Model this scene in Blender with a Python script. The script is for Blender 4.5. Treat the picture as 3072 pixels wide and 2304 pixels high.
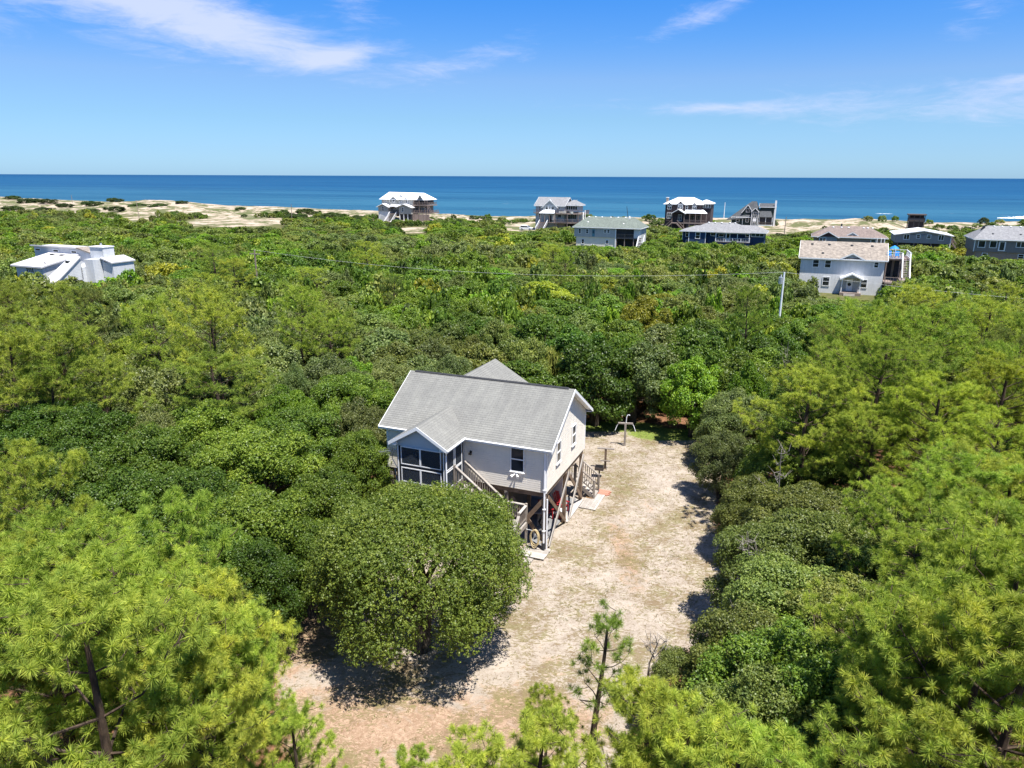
import bpy, bmesh, math, random
import numpy as np
from mathutils import Vector, Matrix
random.seed(7); np.random.seed(7)
for o in list(bpy.data.objects): bpy.data.objects.remove(o, do_unlink=True)
SC = bpy.context.scene
COL = SC.collection
R = math.radians

# ------------------------------------------------------------------ camera, world, sun, exposure
cd = bpy.data.cameras.new('camera'); cam = bpy.data.objects.new('camera', cd); COL.objects.link(cam)
cd.sensor_width = 36.0; cd.lens = 36.0 * 718 / 1024
cd.clip_start = 0.3; cd.clip_end = 90000
cam.location = (0, 0, 18.5)
cam.matrix_world = Matrix.Translation((0, 0, 18.5)) @ Matrix.Rotation(R(90 - 16.15), 4, 'X') @ Matrix.Rotation(R(0.25), 4, 'Z')
SC.camera = cam
SUN_DIR = Vector((0.239, -0.29, 1.0)).normalized()
SUN_EL = math.asin(SUN_DIR.z); SUN_AZ = math.atan2(SUN_DIR.x, SUN_DIR.y)

W = bpy.data.worlds.new('World'); SC.world = W; W.use_nodes = True
def world_nodes():
    nt = W.node_tree; nt.nodes.clear(); N = nt.nodes.new; L = nt.links.new
    out = N('ShaderNodeOutputWorld'); bg = N('ShaderNodeBackground'); L(bg.outputs[0], out.inputs[0])
    bg.inputs[1].default_value = 0.13
    sky = N('ShaderNodeTexSky'); sky.sky_type = 'NISHITA'; sky.sun_disc = False
    sky.sun_elevation = SUN_EL; sky.sun_rotation = SUN_AZ
    sky.altitude = 20; sky.air_density = 1.0; sky.dust_density = 0.35; sky.ozone_density = 2.2
    tc = N('ShaderNodeTexCoord'); sep = N('ShaderNodeSeparateXYZ'); L(tc.outputs['Generated'], sep.inputs[0])
    def math_(op, a, b=None, c=None):
        n = N('ShaderNodeMath'); n.operation = op
        for i, q in enumerate((a, b, c)):
            if q is None: continue
            if isinstance(q, (int, float)): n.inputs[i].default_value = q
            else: L(q, n.inputs[i])
        return n.outputs[0]
    # the colour of clear sea-side air: bluer and lighter than the plain model, the same all the way round
    ramp = N('ShaderNodeValToRGB'); L(sep.outputs['Z'], ramp.inputs[0])
    e = ramp.color_ramp.elements
    e[0].position = 0.0; e[0].color = (*SKYTINT[0][1], 1)
    e[1].position = 1.0; e[1].color = (*SKYTINT[-1][1], 1)
    for p_, c_ in SKYTINT[1:-1]: x = e.new(p_); x.color = (*c_, 1)
    mul = N('ShaderNodeMix'); mul.data_type = 'RGBA'; mul.blend_type = 'MULTIPLY'; mul.inputs[0].default_value = 1
    L(sky.outputs[0], mul.inputs[6]); L(ramp.outputs[0], mul.inputs[7])
    # cirrus: noise on a flat layer seen from below, wisps stretched along the wind
    az = math_('ARCTAN2', sep.outputs['X'], sep.outputs['Y']); el = math_('ARCSINE', sep.outputs['Z'])
    cmb = N('ShaderNodeCombineXYZ'); L(az, cmb.inputs[0]); L(el, cmb.inputs[1])
    mp = N('ShaderNodeMapping'); L(cmb.outputs[0], mp.inputs[0])
    mp.inputs['Rotation'].default_value = (0, 0, R(14)); mp.inputs['Scale'].default_value = (4.0, 15.0, 1)
    n1 = N('ShaderNodeTexNoise'); L(mp.outputs[0], n1.inputs['Vector']); n1.inputs['Scale'].default_value = 1.5
    n1.inputs['Detail'].default_value = 9; n1.inputs['Roughness'].default_value = 0.72; n1.inputs['Distortion'].default_value = 0.7
    mp2 = N('ShaderNodeMapping'); L(cmb.outputs[0], mp2.inputs[0]); mp2.inputs['Scale'].default_value = (2.6, 9, 1); mp2.inputs['Location'].default_value = (3.1, 1.7, 0)
    n2 = N('ShaderNodeTexNoise'); L(mp2.outputs[0], n2.inputs['Vector']); n2.inputs['Scale'].default_value = 1.0; n2.inputs['Detail'].default_value = 3
    def blob(a0, e0, sa, se, rot):
        ca, sn = math.cos(rot), math.sin(rot)
        da = math_('SUBTRACT', az, a0); de = math_('SUBTRACT', el, e0)
        p = math_('ADD', math_('MULTIPLY', da, ca / sa), math_('MULTIPLY', de, sn / sa))
        q = math_('ADD', math_('MULTIPLY', da, -sn / se), math_('MULTIPLY', de, ca / se))
        r2 = math_('ADD', math_('MULTIPLY', p, p), math_('MULTIPLY', q, q))
        return math_('EXPONENT', math_('MULTIPLY', r2, -1.0))
    tot = None
    for b, amp in CLOUDS:
        t = math_('MULTIPLY', blob(*b), amp * 1.55); tot = t if tot is None else math_('ADD', tot, t)
    base = math_('MULTIPLY', math_('SUBTRACT', n2.outputs[0], 0.50), 0.55)
    cov = math_('ADD', tot, base)
    mp3 = N('ShaderNodeMapping'); L(cmb.outputs[0], mp3.inputs[0]); mp3.inputs['Rotation'].default_value = (0, 0, R(20)); mp3.inputs['Scale'].default_value = (14.0, 70.0, 1)
    n3 = N('ShaderNodeTexNoise'); L(mp3.outputs[0], n3.inputs['Vector']); n3.inputs['Scale'].default_value = 1.0; n3.inputs['Detail'].default_value = 7; n3.inputs['Roughness'].default_value = 0.65; n3.inputs['Distortion'].default_value = 0.9
    fib = math_('ADD', math_('MULTIPLY', n1.outputs[0], 0.95), math_('MULTIPLY', n3.outputs[0], 0.72))
    s = math_('SUBTRACT', math_('ADD', fib, cov), 1.03)
    mr = N('ShaderNodeMapRange'); mr.interpolation_type = 'SMOOTHSTEP'; L(s, mr.inputs[0]); mr.inputs[1].default_value = 0.0; mr.inputs[2].default_value = 0.75; mr.inputs[4].default_value = 0.8
    mixc = N('ShaderNodeMix'); mixc.data_type = 'RGBA'; L(mr.outputs[0], mixc.inputs[0]); L(mul.outputs[2], mixc.inputs[6])
    mixc.inputs[7].default_value = CLOUDCOL
    L(mixc.outputs[2], bg.inputs[0])
SKYTINT = [(0.0, (0.262, 0.442, 0.773)), (0.033, (0.259, 0.407, 0.668)), (0.07, (0.269, 0.402, 0.586)), (0.118, (0.301, 0.407, 0.592)), (0.164, (0.2, 0.388, 0.644)), (0.21, (0.136, 0.373, 0.685)), (0.45, (0.24, 0.404, 0.656)), (1.0, (0.4, 0.46, 0.615))]
CLOUDCOL = (2.95, 3.2, 4.3, 1)
CLOUDS = [((-0.47, 0.200, 0.22, 0.055, -0.20), 0.52), ((-0.31, 0.158, 0.14, 0.024, -0.22), 0.34), ((-0.225, 0.140, 0.06, 0.010, 0.20), 0.30),
          ((-0.20, 0.20, 0.035, 0.045, 0.9), 0.26), ((-0.05, 0.143, 0.11, 0.022, 0.22), 0.28), ((0.47, 0.078, 0.34, 0.026, -0.03), 0.34),
          ((0.62, 0.104, 0.10, 0.009, 0.05), 0.34), ((0.24, 0.19, 0.09, 0.018, 0.35), 0.21), ((0.40, 0.225, 0.12, 0.016, 0.2), 0.24), ((0.55, 0.185, 0.07, 0.035, 0.6), 0.24), ((0.25, 0.083, 0.08, 0.007, 0.0), 0.24)]
world_nodes()
sd = bpy.data.lights.new('sun', 'SUN'); sd.energy = 4.9; sd.angle = R(0.53); sd.color = (1.0, 0.965, 0.91)
so = bpy.data.objects.new('sun', sd); COL.objects.link(so)
so.rotation_euler = SUN_DIR.to_track_quat('Z', 'Y').to_euler(); so.location = (0, 0, 60)
SC.view_settings.view_transform = 'Standard'; SC.view_settings.look = 'None'
SC.view_settings.exposure = 1.0; SC.view_settings.gamma = 1.0; SC.view_settings.use_curve_mapping = False
SC.render.engine = 'CYCLES'
SC.cycles.max_bounces = 7; SC.cycles.diffuse_bounces = 3; SC.cycles.glossy_bounces = 2; SC.cycles.transmission_bounces = 5
SC.cycles.transparent_max_bounces = 12; SC.cycles.caustics_reflective = False; SC.cycles.caustics_refractive = False

YARD=[(4.61, 54.55), (13.5, 49.89), (13.96, 44.19), (11.21, 36.23), (10.94, 31.77), (10.53, 28.91), (7.69, 25.2), (4.77, 22.45), (3.33, 18.23), (-6.74, 18.17), (-9.22, 23.66), (-11.72, 25.98), (-10.02, 29.52), (-8.28, 33.46), (-5.47, 37.8), (-3.07, 41.76), (-8.27, 43.17), (-8.54, 44.74), (1.39, 44.85)]
CREST=[(-0.6658, 3.5), (-0.6053, 3.88), (-0.5755, 2.86), (-0.5397, 2.51), (-0.5023, 1.91), (-0.4526, 3.89), (-0.4168, 3.23), (-0.3747, 1.37), (-0.308, 1.6), (-0.2503, 0.97), (-0.1907, 0.61), (-0.108, 0.02), (-0.0362, -0.66), (0.0267, -0.08), (0.0955, 0.52), (0.1941, 0.52), (0.2773, 1.21), (0.3513, 1.44), (0.4108, 1.93), (0.4523, 2.46), (0.4927, 1.53), (0.5495, 1.86), (0.6076, 2.56), (0.683, 3.27)]
TREES=[('o', -3.55, 25.0, 6.75, 4.3, 11, 'broad round oak on the sand in front of the porch stairs'), ('o', -10.35, 44.16, 6.6, 3.0, 1, ''), ('o', -11.67, 37.63, 6.5, 3.0, 1, ''), ('o', -8.07, 36.33, 5.6, 2.0, 1, ''), ('o', -13.0, 34.3, 6.5, 3.2, 1, ''), ('o', -17.25, 38.3, 6.5, 3, 1, ''), ('o', -18.45, 34.24, 6.5, 3, 0, ''), ('o', -23.27, 37.33, 6.6, 3.2, 0, ''), ('o', -27.17, 38.18, 6.5, 3, 0, ''), ('o', -8.73, 29.69, 6, 2.6, 1, ''), ('o', -10.85, 27.9, 6, 2.8, 1, ''), ('o', -13.94, 29.14, 6.4, 3, 0, ''), ('o', -16.79, 28.66, 6.4, 3, 0, ''), ('o', -21.08, 30.37, 6.5, 3, 0, ''), ('o', -10.0, 25.23, 5, 2.0, 0, ''), ('o', -8.63, 27.24, 5, 1.8, 0, ''), ('o', -13.8, 24.51, 6, 2.5, 0, ''), ('o', -11.69, 25.39, 5.5, 2.2, 0, ''), ('o', 2.68, 64.03, 7, 3.5, 0, ''), ('o', 6.47, 52.73, 7, 3.4, 0, ''), ('o', 9.55, 53.25, 6.8, 3.0, 5, ''), ('o', 12.26, 58.01, 7, 3.3, 5, ''), ('o', 13.55, 73.08, 7, 3, 3, ''), ('o', 13.27, 50.15, 6.2, 2.5, 4, ''), ('o', 14.2, 57.25, 7, 3, 0, ''), ('o', 15.96, 55.23, 6.6, 2.8, 0, ''), ('o', 5.2, 58.7, 7, 3, 0, ''), ('o', 13.67, 56.31, 5.5, 2.3, 0, ''), ('o', 7.07, 59.61, 6, 2.4, 0, ''), ('o', 14.76, 44.83, 5.4, 2.6, 5, ''), ('o', 12.52, 39.43, 4.4, 1.9, 5, ''), ('o', -8.89, 54.09, 6.3, 3, 2, ''), ('o', -6.17, 63.87, 6.3, 3, 2, ''), ('o', -1.97, 64.22, 6.2, 3, 0, ''), ('o', 13.96, 36.17, 5, 2.0, 1, ''), ('o', 12.14, 32.79, 4.5, 2.0, 2, ''), ('o', 12.84, 29.59, 5.5, 2.8, 2, ''), ('o', 10.71, 26.43, 5.2, 2.4, 2, ''), ('o', 12.53, 25.63, 5.8, 3, 2, ''), ('o', 15.7, 28.38, 5.8, 2.6, 2, ''), ('o', 9.95, 22.61, 5.6, 2.8, 2, ''), ('o', 7.77, 19.86, 5.2, 2.3, 2, ''), ('o', 8.3, 18.52, 5.8, 2.8, 1, ''), ('o', 11.33, 20.91, 6, 2.8, 2, ''), ('o', 8.99, 16.84, 6, 2.6, 1, ''), ('o', 14.18, 23.45, 6, 2.5, 2, ''), ('o', 11.43, 18.6, 6, 2.3, 1, ''), ('o', 7.09, 16.57, 5.6, 2.3, 2, ''), ('o', 16.97, 34.97, 5, 2.3, 0, ''), ('o', 5.8, 20.73, 3.2, 1.3, 2, ''), ('p', -26.98, 41.87, 10, 3.2, 6, ''), ('p', -18.43, 43.76, 11, 3.0, 6, ''), ('p', -17.35, 41.13, 8, 3.6, 8, ''), ('p', -28.54, 39.11, 9.5, 2.8, 6, ''), ('p', -24.23, 41.02, 8, 2.6, 8, ''), ('p', -26.67, 39.61, 8, 2.4, 8, ''), ('p', -16.01, 21.42, 9.5, 2.1, 6, ''), ('p', -12.59, 17.66, 9, 2.6, 6, ''), ('p', -9.08, 18.28, 9.5, 1.45, 6, ''), ('p', -9.51, 18.07, 7.5, 2.0, 7, ''), ('p', -9.78, 15.29, 9, 2.6, 6, ''), ('p', -7.59, 15.44, 8.2, 2.2, 7, ''), ('p', -10.41, 13.39, 10, 3, 6, ''), ('p', -7.68, 13.26, 9, 2.4, 6, ''), ('p', -6.47, 14.35, 7.6, 1.75, 7, ''), ('p', -7.86, 11.28, 10.5, 2.8, 7, ''), ('p', -12.8, 16.0, 9, 2.2, 6, ''), ('p', -5.26, 14.3, 6, 1.0, 7, ''), ('p', -6.32, 12.6, 8.5, 2.0, 7, ''), ('p', 2.33, 16.24, 7.4, 0.9, 8, 'slender pine with bare trunk rising in front of the sand yard'), ('p', 3.25, 14.08, 7.0, 1.4, 7, ''), ('p', 0.98, 16.12, 5, 0.8, 6, ''), ('p', -0.99, 13.24, 6, 1.2, 7, ''), ('p', 0.91, 12.88, 6.8, 1.4, 7, ''), ('p', 4.68, 12.64, 7.0, 1.6, 7, ''), ('p', 3.87, 13.13, 7.0, 1.4, 7, ''), ('p', -2.29, 14.0, 5, 0.9, 7, ''), ('p', 5.7, 12.64, 7.0, 1.4, 7, ''), ('p', 15.45, 35.21, 8.6, 3, 6, ''), ('p', 19.68, 36.81, 10, 3.2, 6, ''), ('p', 22.83, 46.36, 10, 3.0, 6, ''), ('p', 27.38, 45.17, 10, 3.2, 6, ''), ('p', 33.3, 49.32, 10, 3.2, 6, ''), ('p', 25.09, 35.08, 9.4, 3.2, 9, ''), ('p', 19.84, 32.39, 9, 3, 9, ''), ('p', 17.74, 32.76, 7.5, 2.5, 6, ''), ('p', 19.09, 26.95, 9, 3.1, 9, ''), ('p', 19.48, 41.68, 8, 2.6, 6, ''), ('p', 15.51, 22.24, 9, 3, 6, ''), ('p', 14.06, 22.28, 8, 2.4, 6, ''), ('p', 16.68, 21.61, 9, 2.8, 6, ''), ('p', 14.52, 18.56, 9, 2.8, 6, ''), ('p', 11.49, 16.17, 9, 2.8, 7, ''), ('p', 11.9, 14.47, 10, 2.8, 7, ''), ('p', 10.23, 15.13, 8.2, 2.0, 7, ''), ('p', 9.23, 13.91, 7.8, 2.2, 7, ''), ('p', 9.93, 12.89, 9.4, 2.8, 7, ''), ('p', 10.27, 11.9, 10, 2.8, 7, ''), ('o', -316.46, 469.14, 2.4200000000000004, 5.1, 10, ''), ('o', -289.39, 441.0, 2.75, 5.95, 10, ''), ('o', -265.54, 422.61, 2.4200000000000004, 5.1, 10, ''), ('o', -245.97, 405.43, 2.2, 5.1, 10, ''), ('o', -234.9, 412.87, 2.64, 5.95, 10, ''), ('o', -239.96, 446.74, 2.64, 5.1, 10, ''), ('o', -241.82, 478.42, 2.8600000000000003, 5.1, 10, ''), ('o', -245.62, 504.96, 3.08, 5.95, 10, ''), ('o', -219.74, 472.73, 2.4200000000000004, 5.1, 10, ''), ('o', -198.83, 392.52, 2.2, 5.1, 10, ''), ('o', -183.24, 382.95, 2.2, 5.1, 10, ''), ('o', -184.04, 411.98, 1.7600000000000002, 3.4, 10, ''), ('o', -142.64, 386.94, 1.7600000000000002, 3.4, 10, ''), ('o', -105.68, 337.92, 2.4200000000000004, 4.25, 10, ''), ('o', -97.61, 347.13, 2.64, 5.1, 10, ''), ('o', -80.03, 324.17, 2.64, 5.1, 10, ''), ('o', -68.23, 321.36, 2.2, 4.25, 10, ''), ('o', -89.9, 305.45, 2.64, 5.1, 10, ''), ('o', -77.16, 293.4, 2.64, 5.1, 10, ''), ('o', -60.16, 291.56, 2.4200000000000004, 4.25, 10, ''), ('o', -230.71, 362.88, 2.4200000000000004, 5.1, 10, ''), ('o', -204.95, 355.64, 2.4200000000000004, 5.1, 10, ''), ('o', -194.6, 361.38, 2.4200000000000004, 5.1, 10, ''), ('o', -254.26, 375.97, 2.4200000000000004, 5.1, 10, ''), ('o', -44.69, 259.8, 2.2, 3.4, 10, ''), ('o', -51.77, 266.85, 2.2, 3.4, 10, ''), ('o', -28.86, 290.78, 1.6500000000000001, 2.55, 10, ''), ('o', -22.49, 303.89, 1.6500000000000001, 2.55, 10, ''), ('o', -5.99, 292.43, 2.2, 3.4, 10, ''), ('o', -18.25, 269.08, 2.4200000000000004, 4.25, 10, ''), ('o', -7.93, 264.67, 2.4200000000000004, 4.25, 10, '')]
POLES={'A': (44.5, 118.0, 3.6), 'five': (-54.2, 152.5, 3.4), 'p632': (-85.2, 283.4, 7.8), 'p301': (-163.3, 321.5, 7.8), 'p158': (-258.4, 434.0, 6.8), 'p1049': (-9.8, 265.3, 4.4), 'p1693': (87.4, 235.6, 6.4), 'flag': (91.7, 319.8, 8.0), 'lean': (51.9, 330.7, 5.7)}
CAPS=[(0.3847, 0.4802, 0.12833, 134), (0.4037, 0.4727, 0.14918, 135), (0.4756, 0.5045, 0.10871, 136), (-0.6056, -0.5654, 0.10914, 138), (-0.5759, -0.5364, 0.12088, 138), (-0.5338, -0.5208, 0.10405, 142), (0.0861, 0.1717, 0.09184, 199), (0.2275, 0.3346, 0.08346, 196), (0.0268, 0.0972, 0.06666, 266), (-0.184, -0.1101, 0.05659, 318), (0.1995, 0.2664, 0.06305, 272), (0.2859, 0.3431, 0.07129, 288), (0.3899, 0.4736, 0.07714, 200), (0.4804, 0.5449, 0.07584, 208), (0.5594, 0.6218, 0.08809, 198), (-0.4448, -0.4083, 0.04994, 330), (-0.4097, -0.3044, 0.06426, 330), (-0.4212, -0.3421, 0.07186, 240), (0.3339, 0.3591, 0.0739, 240), (0.3466, 0.4586, 0.05939, 320), (-0.6155, -0.5612, 0.0357, 330), (-0.5494, -0.4531, 0.03343, 330), (-0.4541, -0.418, 0.04255, 330), (-0.148, -0.1168, 0.07628, 265), (-0.1113, 0.0267, 0.05783, 300), (-0.3317, -0.1728, 0.05215, 300), (-0.0079, 0.0332, 0.07259, 270), (0.1701, 0.2005, 0.05969, 300), (0.4936, 0.5595, 0.05636, 300)]
SNAGS=[(9.3, 24.46, 5.6, 'bleached dead tree poking out of the oaks on the right edge of the sand yard'), (7.95, 21.84, 4.6, 'pale leafless tree low among the oaks at the lower right of the sand yard'), (12.49, 30.98, 6.5, 'grey dead tree between the oaks and the yellowish pines on the right'), (19.89, 50.86, 7.0, 'bare grey trunk standing in front of the dark oaks right of the clearing'), (4.8, 21.38, 3.4, 'leafless twiggy sapling at the lower edge of the sand yard')]

# ------------------------------------------------------------------ helpers
YAW = R(-21.9); CU, SU = math.cos(YAW), math.sin(YAW)
def vv(x, y): return -SU * x + CU * y          # distance towards the sea, across the street grid
def uu(x, y): return CU * x + SU * y
def sm(a, b, x):
    t = np.clip((x - a) / (b - a), 0, 1); return t * t * (3 - 2 * t)

def tag(o, label=None, cat=None, group=None, kind=None):
    if label: o['label'] = label
    if cat: o['category'] = cat
    if group: o['group'] = group
    if kind: o['kind'] = kind
    return o
def thing(name, label, cat, loc=(0, 0, 0), rotz=0.0, group=None):
    o = bpy.data.objects.new(name, None); COL.objects.link(o); o.empty_display_size = 0.3
    o.location = loc; o.rotation_euler = (0, 0, rotz)
    return tag(o, label, cat, group)
def link(name, me, parent=None):
    o = bpy.data.objects.new(name, me); COL.objects.link(o)
    if parent is not None: o.parent = parent
    return o

class MB:
    def __init__(s): s.v = []; s.f = []; s.uv = {}
    def face(s, pts, uv=None):
        n = len(s.v); s.v += [tuple(p) for p in pts]; s.f.append(tuple(range(n, n + len(pts))))
        if uv: s.uv[len(s.f) - 1] = uv
        return s
    def box(s, x0, x1, y0, y1, z0, z1):
        n = len(s.v)
        s.v += [(x0, y0, z0), (x1, y0, z0), (x1, y1, z0), (x0, y1, z0), (x0, y0, z1), (x1, y0, z1), (x1, y1, z1), (x0, y1, z1)]
        for q in ((0, 3, 2, 1), (4, 5, 6, 7), (0, 1, 5, 4), (1, 2, 6, 5), (2, 3, 7, 6), (3, 0, 4, 7)): s.f.append(tuple(n + i for i in q))
        return s
    def prism(s, poly, off):
        # poly: list of 3D points (planar), off: extrusion vector
        n = len(s.v); k = len(poly); off = Vector(off)
        s.v += [tuple(p) for p in poly] + [tuple(Vector(p) + off) for p in poly]
        s.f.append(tuple(n + k - 1 - i for i in range(k))); s.f.append(tuple(n + k + i for i in range(k)))
        for i in range(k):
            j = (i + 1) % k; s.f.append((n + i, n + j, n + k + j, n + k + i))
        return s
    def bar(s, p, q, w, h, up=(0, 0, 1)):
        # a square-cut timber from p to q
        p = Vector(p); q = Vector(q); d = (q - p).normalized(); up = Vector(up)
        if abs(d.dot(up)) > 0.98: up = Vector((0, 1, 0))
        sd_ = d.cross(up).normalized(); u2 = sd_.cross(d).normalized()
        c = [p + sd_ * (sx * w / 2) + u2 * (sz * h / 2) for sx, sz in ((-1, -1), (1, -1), (1, 1), (-1, 1))]
        return s.prism(c, q - p)
    def tube(s, pts, rads, n=6, cap=True):
        pts = [Vector(p) for p in pts]
        if isinstance(rads, (int, float)): rads = [rads] * len(pts)
        b = len(s.v); ref = Vector((0.13, 0.27, 1)) if abs((pts[-1] - pts[0]).normalized().z) < 0.9 else Vector((1, 0.2, 0))
        for i, p in enumerate(pts):
            d = (pts[min(i + 1, len(pts) - 1)] - pts[max(i - 1, 0)]).normalized()
            a = d.cross(ref).normalized(); c = d.cross(a)
            for k in range(n):
                t = 2 * math.pi * k / n; s.v.append(tuple(p + (a * math.cos(t) + c * math.sin(t)) * rads[i]))
        for i in range(len(pts) - 1):
            for k in range(n):
                k2 = (k + 1) % n; s.f.append((b + i * n + k, b + i * n + k2, b + (i + 1) * n + k2, b + (i + 1) * n + k))
        if cap:
            s.f.append(tuple(b + n - 1 - k for k in range(n))); e = b + (len(pts) - 1) * n; s.f.append(tuple(e + k for k in range(n)))
        return s
    def mesh(s, name, m):
        me = bpy.data.meshes.new(name); me.from_pydata(s.v, [], s.f)
        if m is not None: me.materials.append(m)
        if s.uv:
            l = me.uv_layers.new(name='UVMap')
            for fi, uvs in s.uv.items():
                p = me.polygons[fi]
                for j, li in enumerate(p.loop_indices): l.data[li].uv = uvs[j]
        me.update(); return me
    def obj(s, name, m, parent=None): return link(name, s.mesh(name, m), parent)

def np_mesh(name, V, F, m, smooth=False):
    # V (n,3), F (k,3|4) ints
    me = bpy.data.meshes.new(name); k = F.shape[1]
    me.vertices.add(len(V)); me.vertices.foreach_set('co', V.astype(np.float32).ravel())
    me.loops.add(F.size); me.loops.foreach_set('vertex_index', F.astype(np.int32).ravel())
    me.polygons.add(len(F)); me.polygons.foreach_set('loop_start', np.arange(0, F.size, k, dtype=np.int32))
    if smooth: me.polygons.foreach_set('use_smooth', np.ones(len(F), dtype=bool))
    me.update(calc_edges=True); me.validate()
    if m is not None: me.materials.append(m)
    return me

# ------------------------------------------------------------------ materials
class NT:
    def __init__(s, name):
        s.m = bpy.data.materials.new(name); s.m.use_nodes = True; s.t = s.m.node_tree; s.t.nodes.clear()
        s.out = s.N('ShaderNodeOutputMaterial')
    def N(s, t, **kw):
        n = s.t.nodes.new(t)
        for k, v in kw.items(): setattr(n, k, v)
        return n
    def L(s, a, b): s.t.links.new(a, b)
    def setin(s, n, i, q):
        if isinstance(q, bpy.types.NodeSocket): s.L(q, n.inputs[i])
        else: n.inputs[i].default_value = q
    def math(s, op, *a):
        n = s.N('ShaderNodeMath', operation=op)
        for i, q in enumerate(a): s.setin(n, i, q)
        return n.outputs[0]
    def mix(s, f, a, b, mode='MIX'):
        n = s.N('ShaderNodeMix', data_type='RGBA', blend_type=mode); s.setin(n, 0, f); s.setin(n, 6, a); s.setin(n, 7, b); return n.outputs[2]
    def noise(s, scale, detail=4, rough=0.55, vec=None, dist=0.0):
        n = s.N('ShaderNodeTexNoise'); n.inputs['Scale'].default_value = scale; n.inputs['Detail'].default_value = detail
        n.inputs['Roughness'].default_value = rough; n.inputs['Distortion'].default_value = dist
        if vec is not None: s.L(vec, n.inputs['Vector'])
        return n.outputs[0]
    def mapr(s, v, a, b, c=0.0, d=1.0, smooth=True):
        n = s.N('ShaderNodeMapRange'); n.interpolation_type = 'SMOOTHSTEP' if smooth else 'LINEAR'
        s.setin(n, 0, v)
        for i, q in enumerate((a, b, c, d)): s.setin(n, i + 1, q)
        return n.outputs[0]
    def coord(s, w='Object'): return s.N('ShaderNodeTexCoord').outputs[w]
    def mapping(s, vec, scale=(1, 1, 1), rot=(0, 0, 0), loc=(0, 0, 0)):
        n = s.N('ShaderNodeMapping'); s.L(vec, n.inputs[0]); n.inputs['Scale'].default_value = scale; n.inputs['Rotation'].default_value = rot; n.inputs['Location'].default_value = loc; return n.outputs[0]
    def bsdf(s, col, rough=0.7, spec=0.3, bump=None, bstr=0.4, bdist=0.02, metal=0.0):
        p = s.N('ShaderNodeBsdfPrincipled'); s.setin(p, 'Base Color', col); s.setin(p, 'Roughness', rough); s.setin(p, 'Specular IOR Level', spec); s.setin(p, 'Metallic', metal)
        if bump is not None:
            b = s.N('ShaderNodeBump'); b.inputs['Strength'].default_value = bstr; b.inputs['Distance'].default_value = bdist; s.L(bump, b.inputs['Height']); s.L(b.outputs[0], p.inputs['Normal'])
        return p
    def done(s, p): s.L(p.outputs[0], s.out.inputs[0]); return s.m
def c4(c, k=1.0): return (c[0] * k, c[1] * k, c[2] * k, 1)

def m_plain(name, col, rough=0.6, var=0.12, scale=3.0, spec=0.3, metal=0.0, stretch=(1, 1, 1)):
    t = NT(name); v = t.mapping(t.coord(), scale=stretch)
    n = t.noise(scale, 6, 0.6, v); n2 = t.noise(scale * 6, 3, 0.6, v)
    f = t.math('ADD', t.math('MULTIPLY', n, 0.7), t.math('MULTIPLY', n2, 0.3))
    c = t.mix(t.mapr(f, 0.3, 0.7), c4(col, 1 - var), c4(col, 1 + var))
    return t.done(t.bsdf(c, rough, spec, n2, 0.15, 0.01, metal))
def m_wood(name, col, dark, var=0.35):
    t = NT(name); v = t.coord('Object'); oi = t.N('ShaderNodeObjectInfo').outputs['Random']
    n = t.noise(2.2, 6, 0.65, t.mapping(v, scale=(1, 1, 1))); g = t.noise(38, 3, 0.6, v)
    f = t.math('ADD', t.math('MULTIPLY', n, 0.6), t.math('MULTIPLY', g, 0.4))
    f = t.math('ADD', f, t.math('MULTIPLY', t.math('SUBTRACT', oi, 0.5), 0.22))
    c = t.mix(t.mapr(f, 0.32, 0.66), c4(dark), c4(col))
    return t.done(t.bsdf(c, 0.8, 0.2, g, 0.3, 0.01))
def m_shingle(name, col, tab=0.30, row=0.145, var=0.30):
    t = NT(name); uv = t.N('ShaderNodeUVMap').outputs[0]
    b = t.N('ShaderNodeTexBrick'); t.L(uv, b.inputs['Vector']); b.offset = 0.5
    for k, q in (('Scale', 1.0), ('Mortar Size', 0.006), ('Mortar Smooth', 0.2), ('Bias', 0.0), ('Brick Width', tab), ('Row Height', row)): b.inputs[k].default_value = q
    b.inputs['Color1'].default_value = c4(col, 1 - var * 0.5); b.inputs['Color2'].default_value = c4(col, 1 + var * 0.5); b.inputs['Mortar'].default_value = c4(col, 0.55)
    n = t.noise(0.55, 6, 0.65, uv); n3 = t.noise(30, 3, 0.7, uv)
    st = t.noise(1.0, 5, 0.6, t.mapping(uv, scale=(2.2, 0.25, 1)))
    c = t.mix(1.0, b.outputs['Color'], t.mix(t.mapr(n, 0.3, 0.72), (0.92, 0.92, 0.92, 1), (1.06, 1.06, 1.05, 1)), 'MULTIPLY')
    c = t.mix(1.0, c, t.mix(t.mapr(st, 0.35, 0.7), (0.90, 0.90, 0.91, 1), (1.05, 1.05, 1.04, 1)), 'MULTIPLY')
    c = t.mix(1.0, c, t.mix(n3, (0.8, 0.8, 0.8, 1), (1.2, 1.2, 1.2, 1)), 'MULTIPLY')
    return t.done(t.bsdf(c, 0.9, 0.15, n3, 0.4, 0.006))
def m_siding(name, col, pitch=0.15, var=0.06, lap=0.35):
    # far houses: overlapping boards as fine relief
    t = NT(name); v = t.coord(); sp = t.N('ShaderNodeSeparateXYZ'); t.L(v, sp.inputs[0])
    fr = t.math('FRACT', t.math('DIVIDE', sp.outputs[2], pitch))
    n = t.noise(0.9, 6, 0.65, v); st = t.noise(1.2, 4, 0.6, t.mapping(v, scale=(3, 3, 0.3)))
    c = t.mix(t.mapr(n, 0.3, 0.7), c4(col, 1 - var), c4(col, 1 + var))
    c = t.mix(t.mapr(st, 0.4, 0.75), c, c4(col, 1 - var * 2.2))
    return t.done(t.bsdf(c, 0.65, 0.25, t.math('SUBTRACT', 1.0, fr), lap, 0.03))
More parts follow.
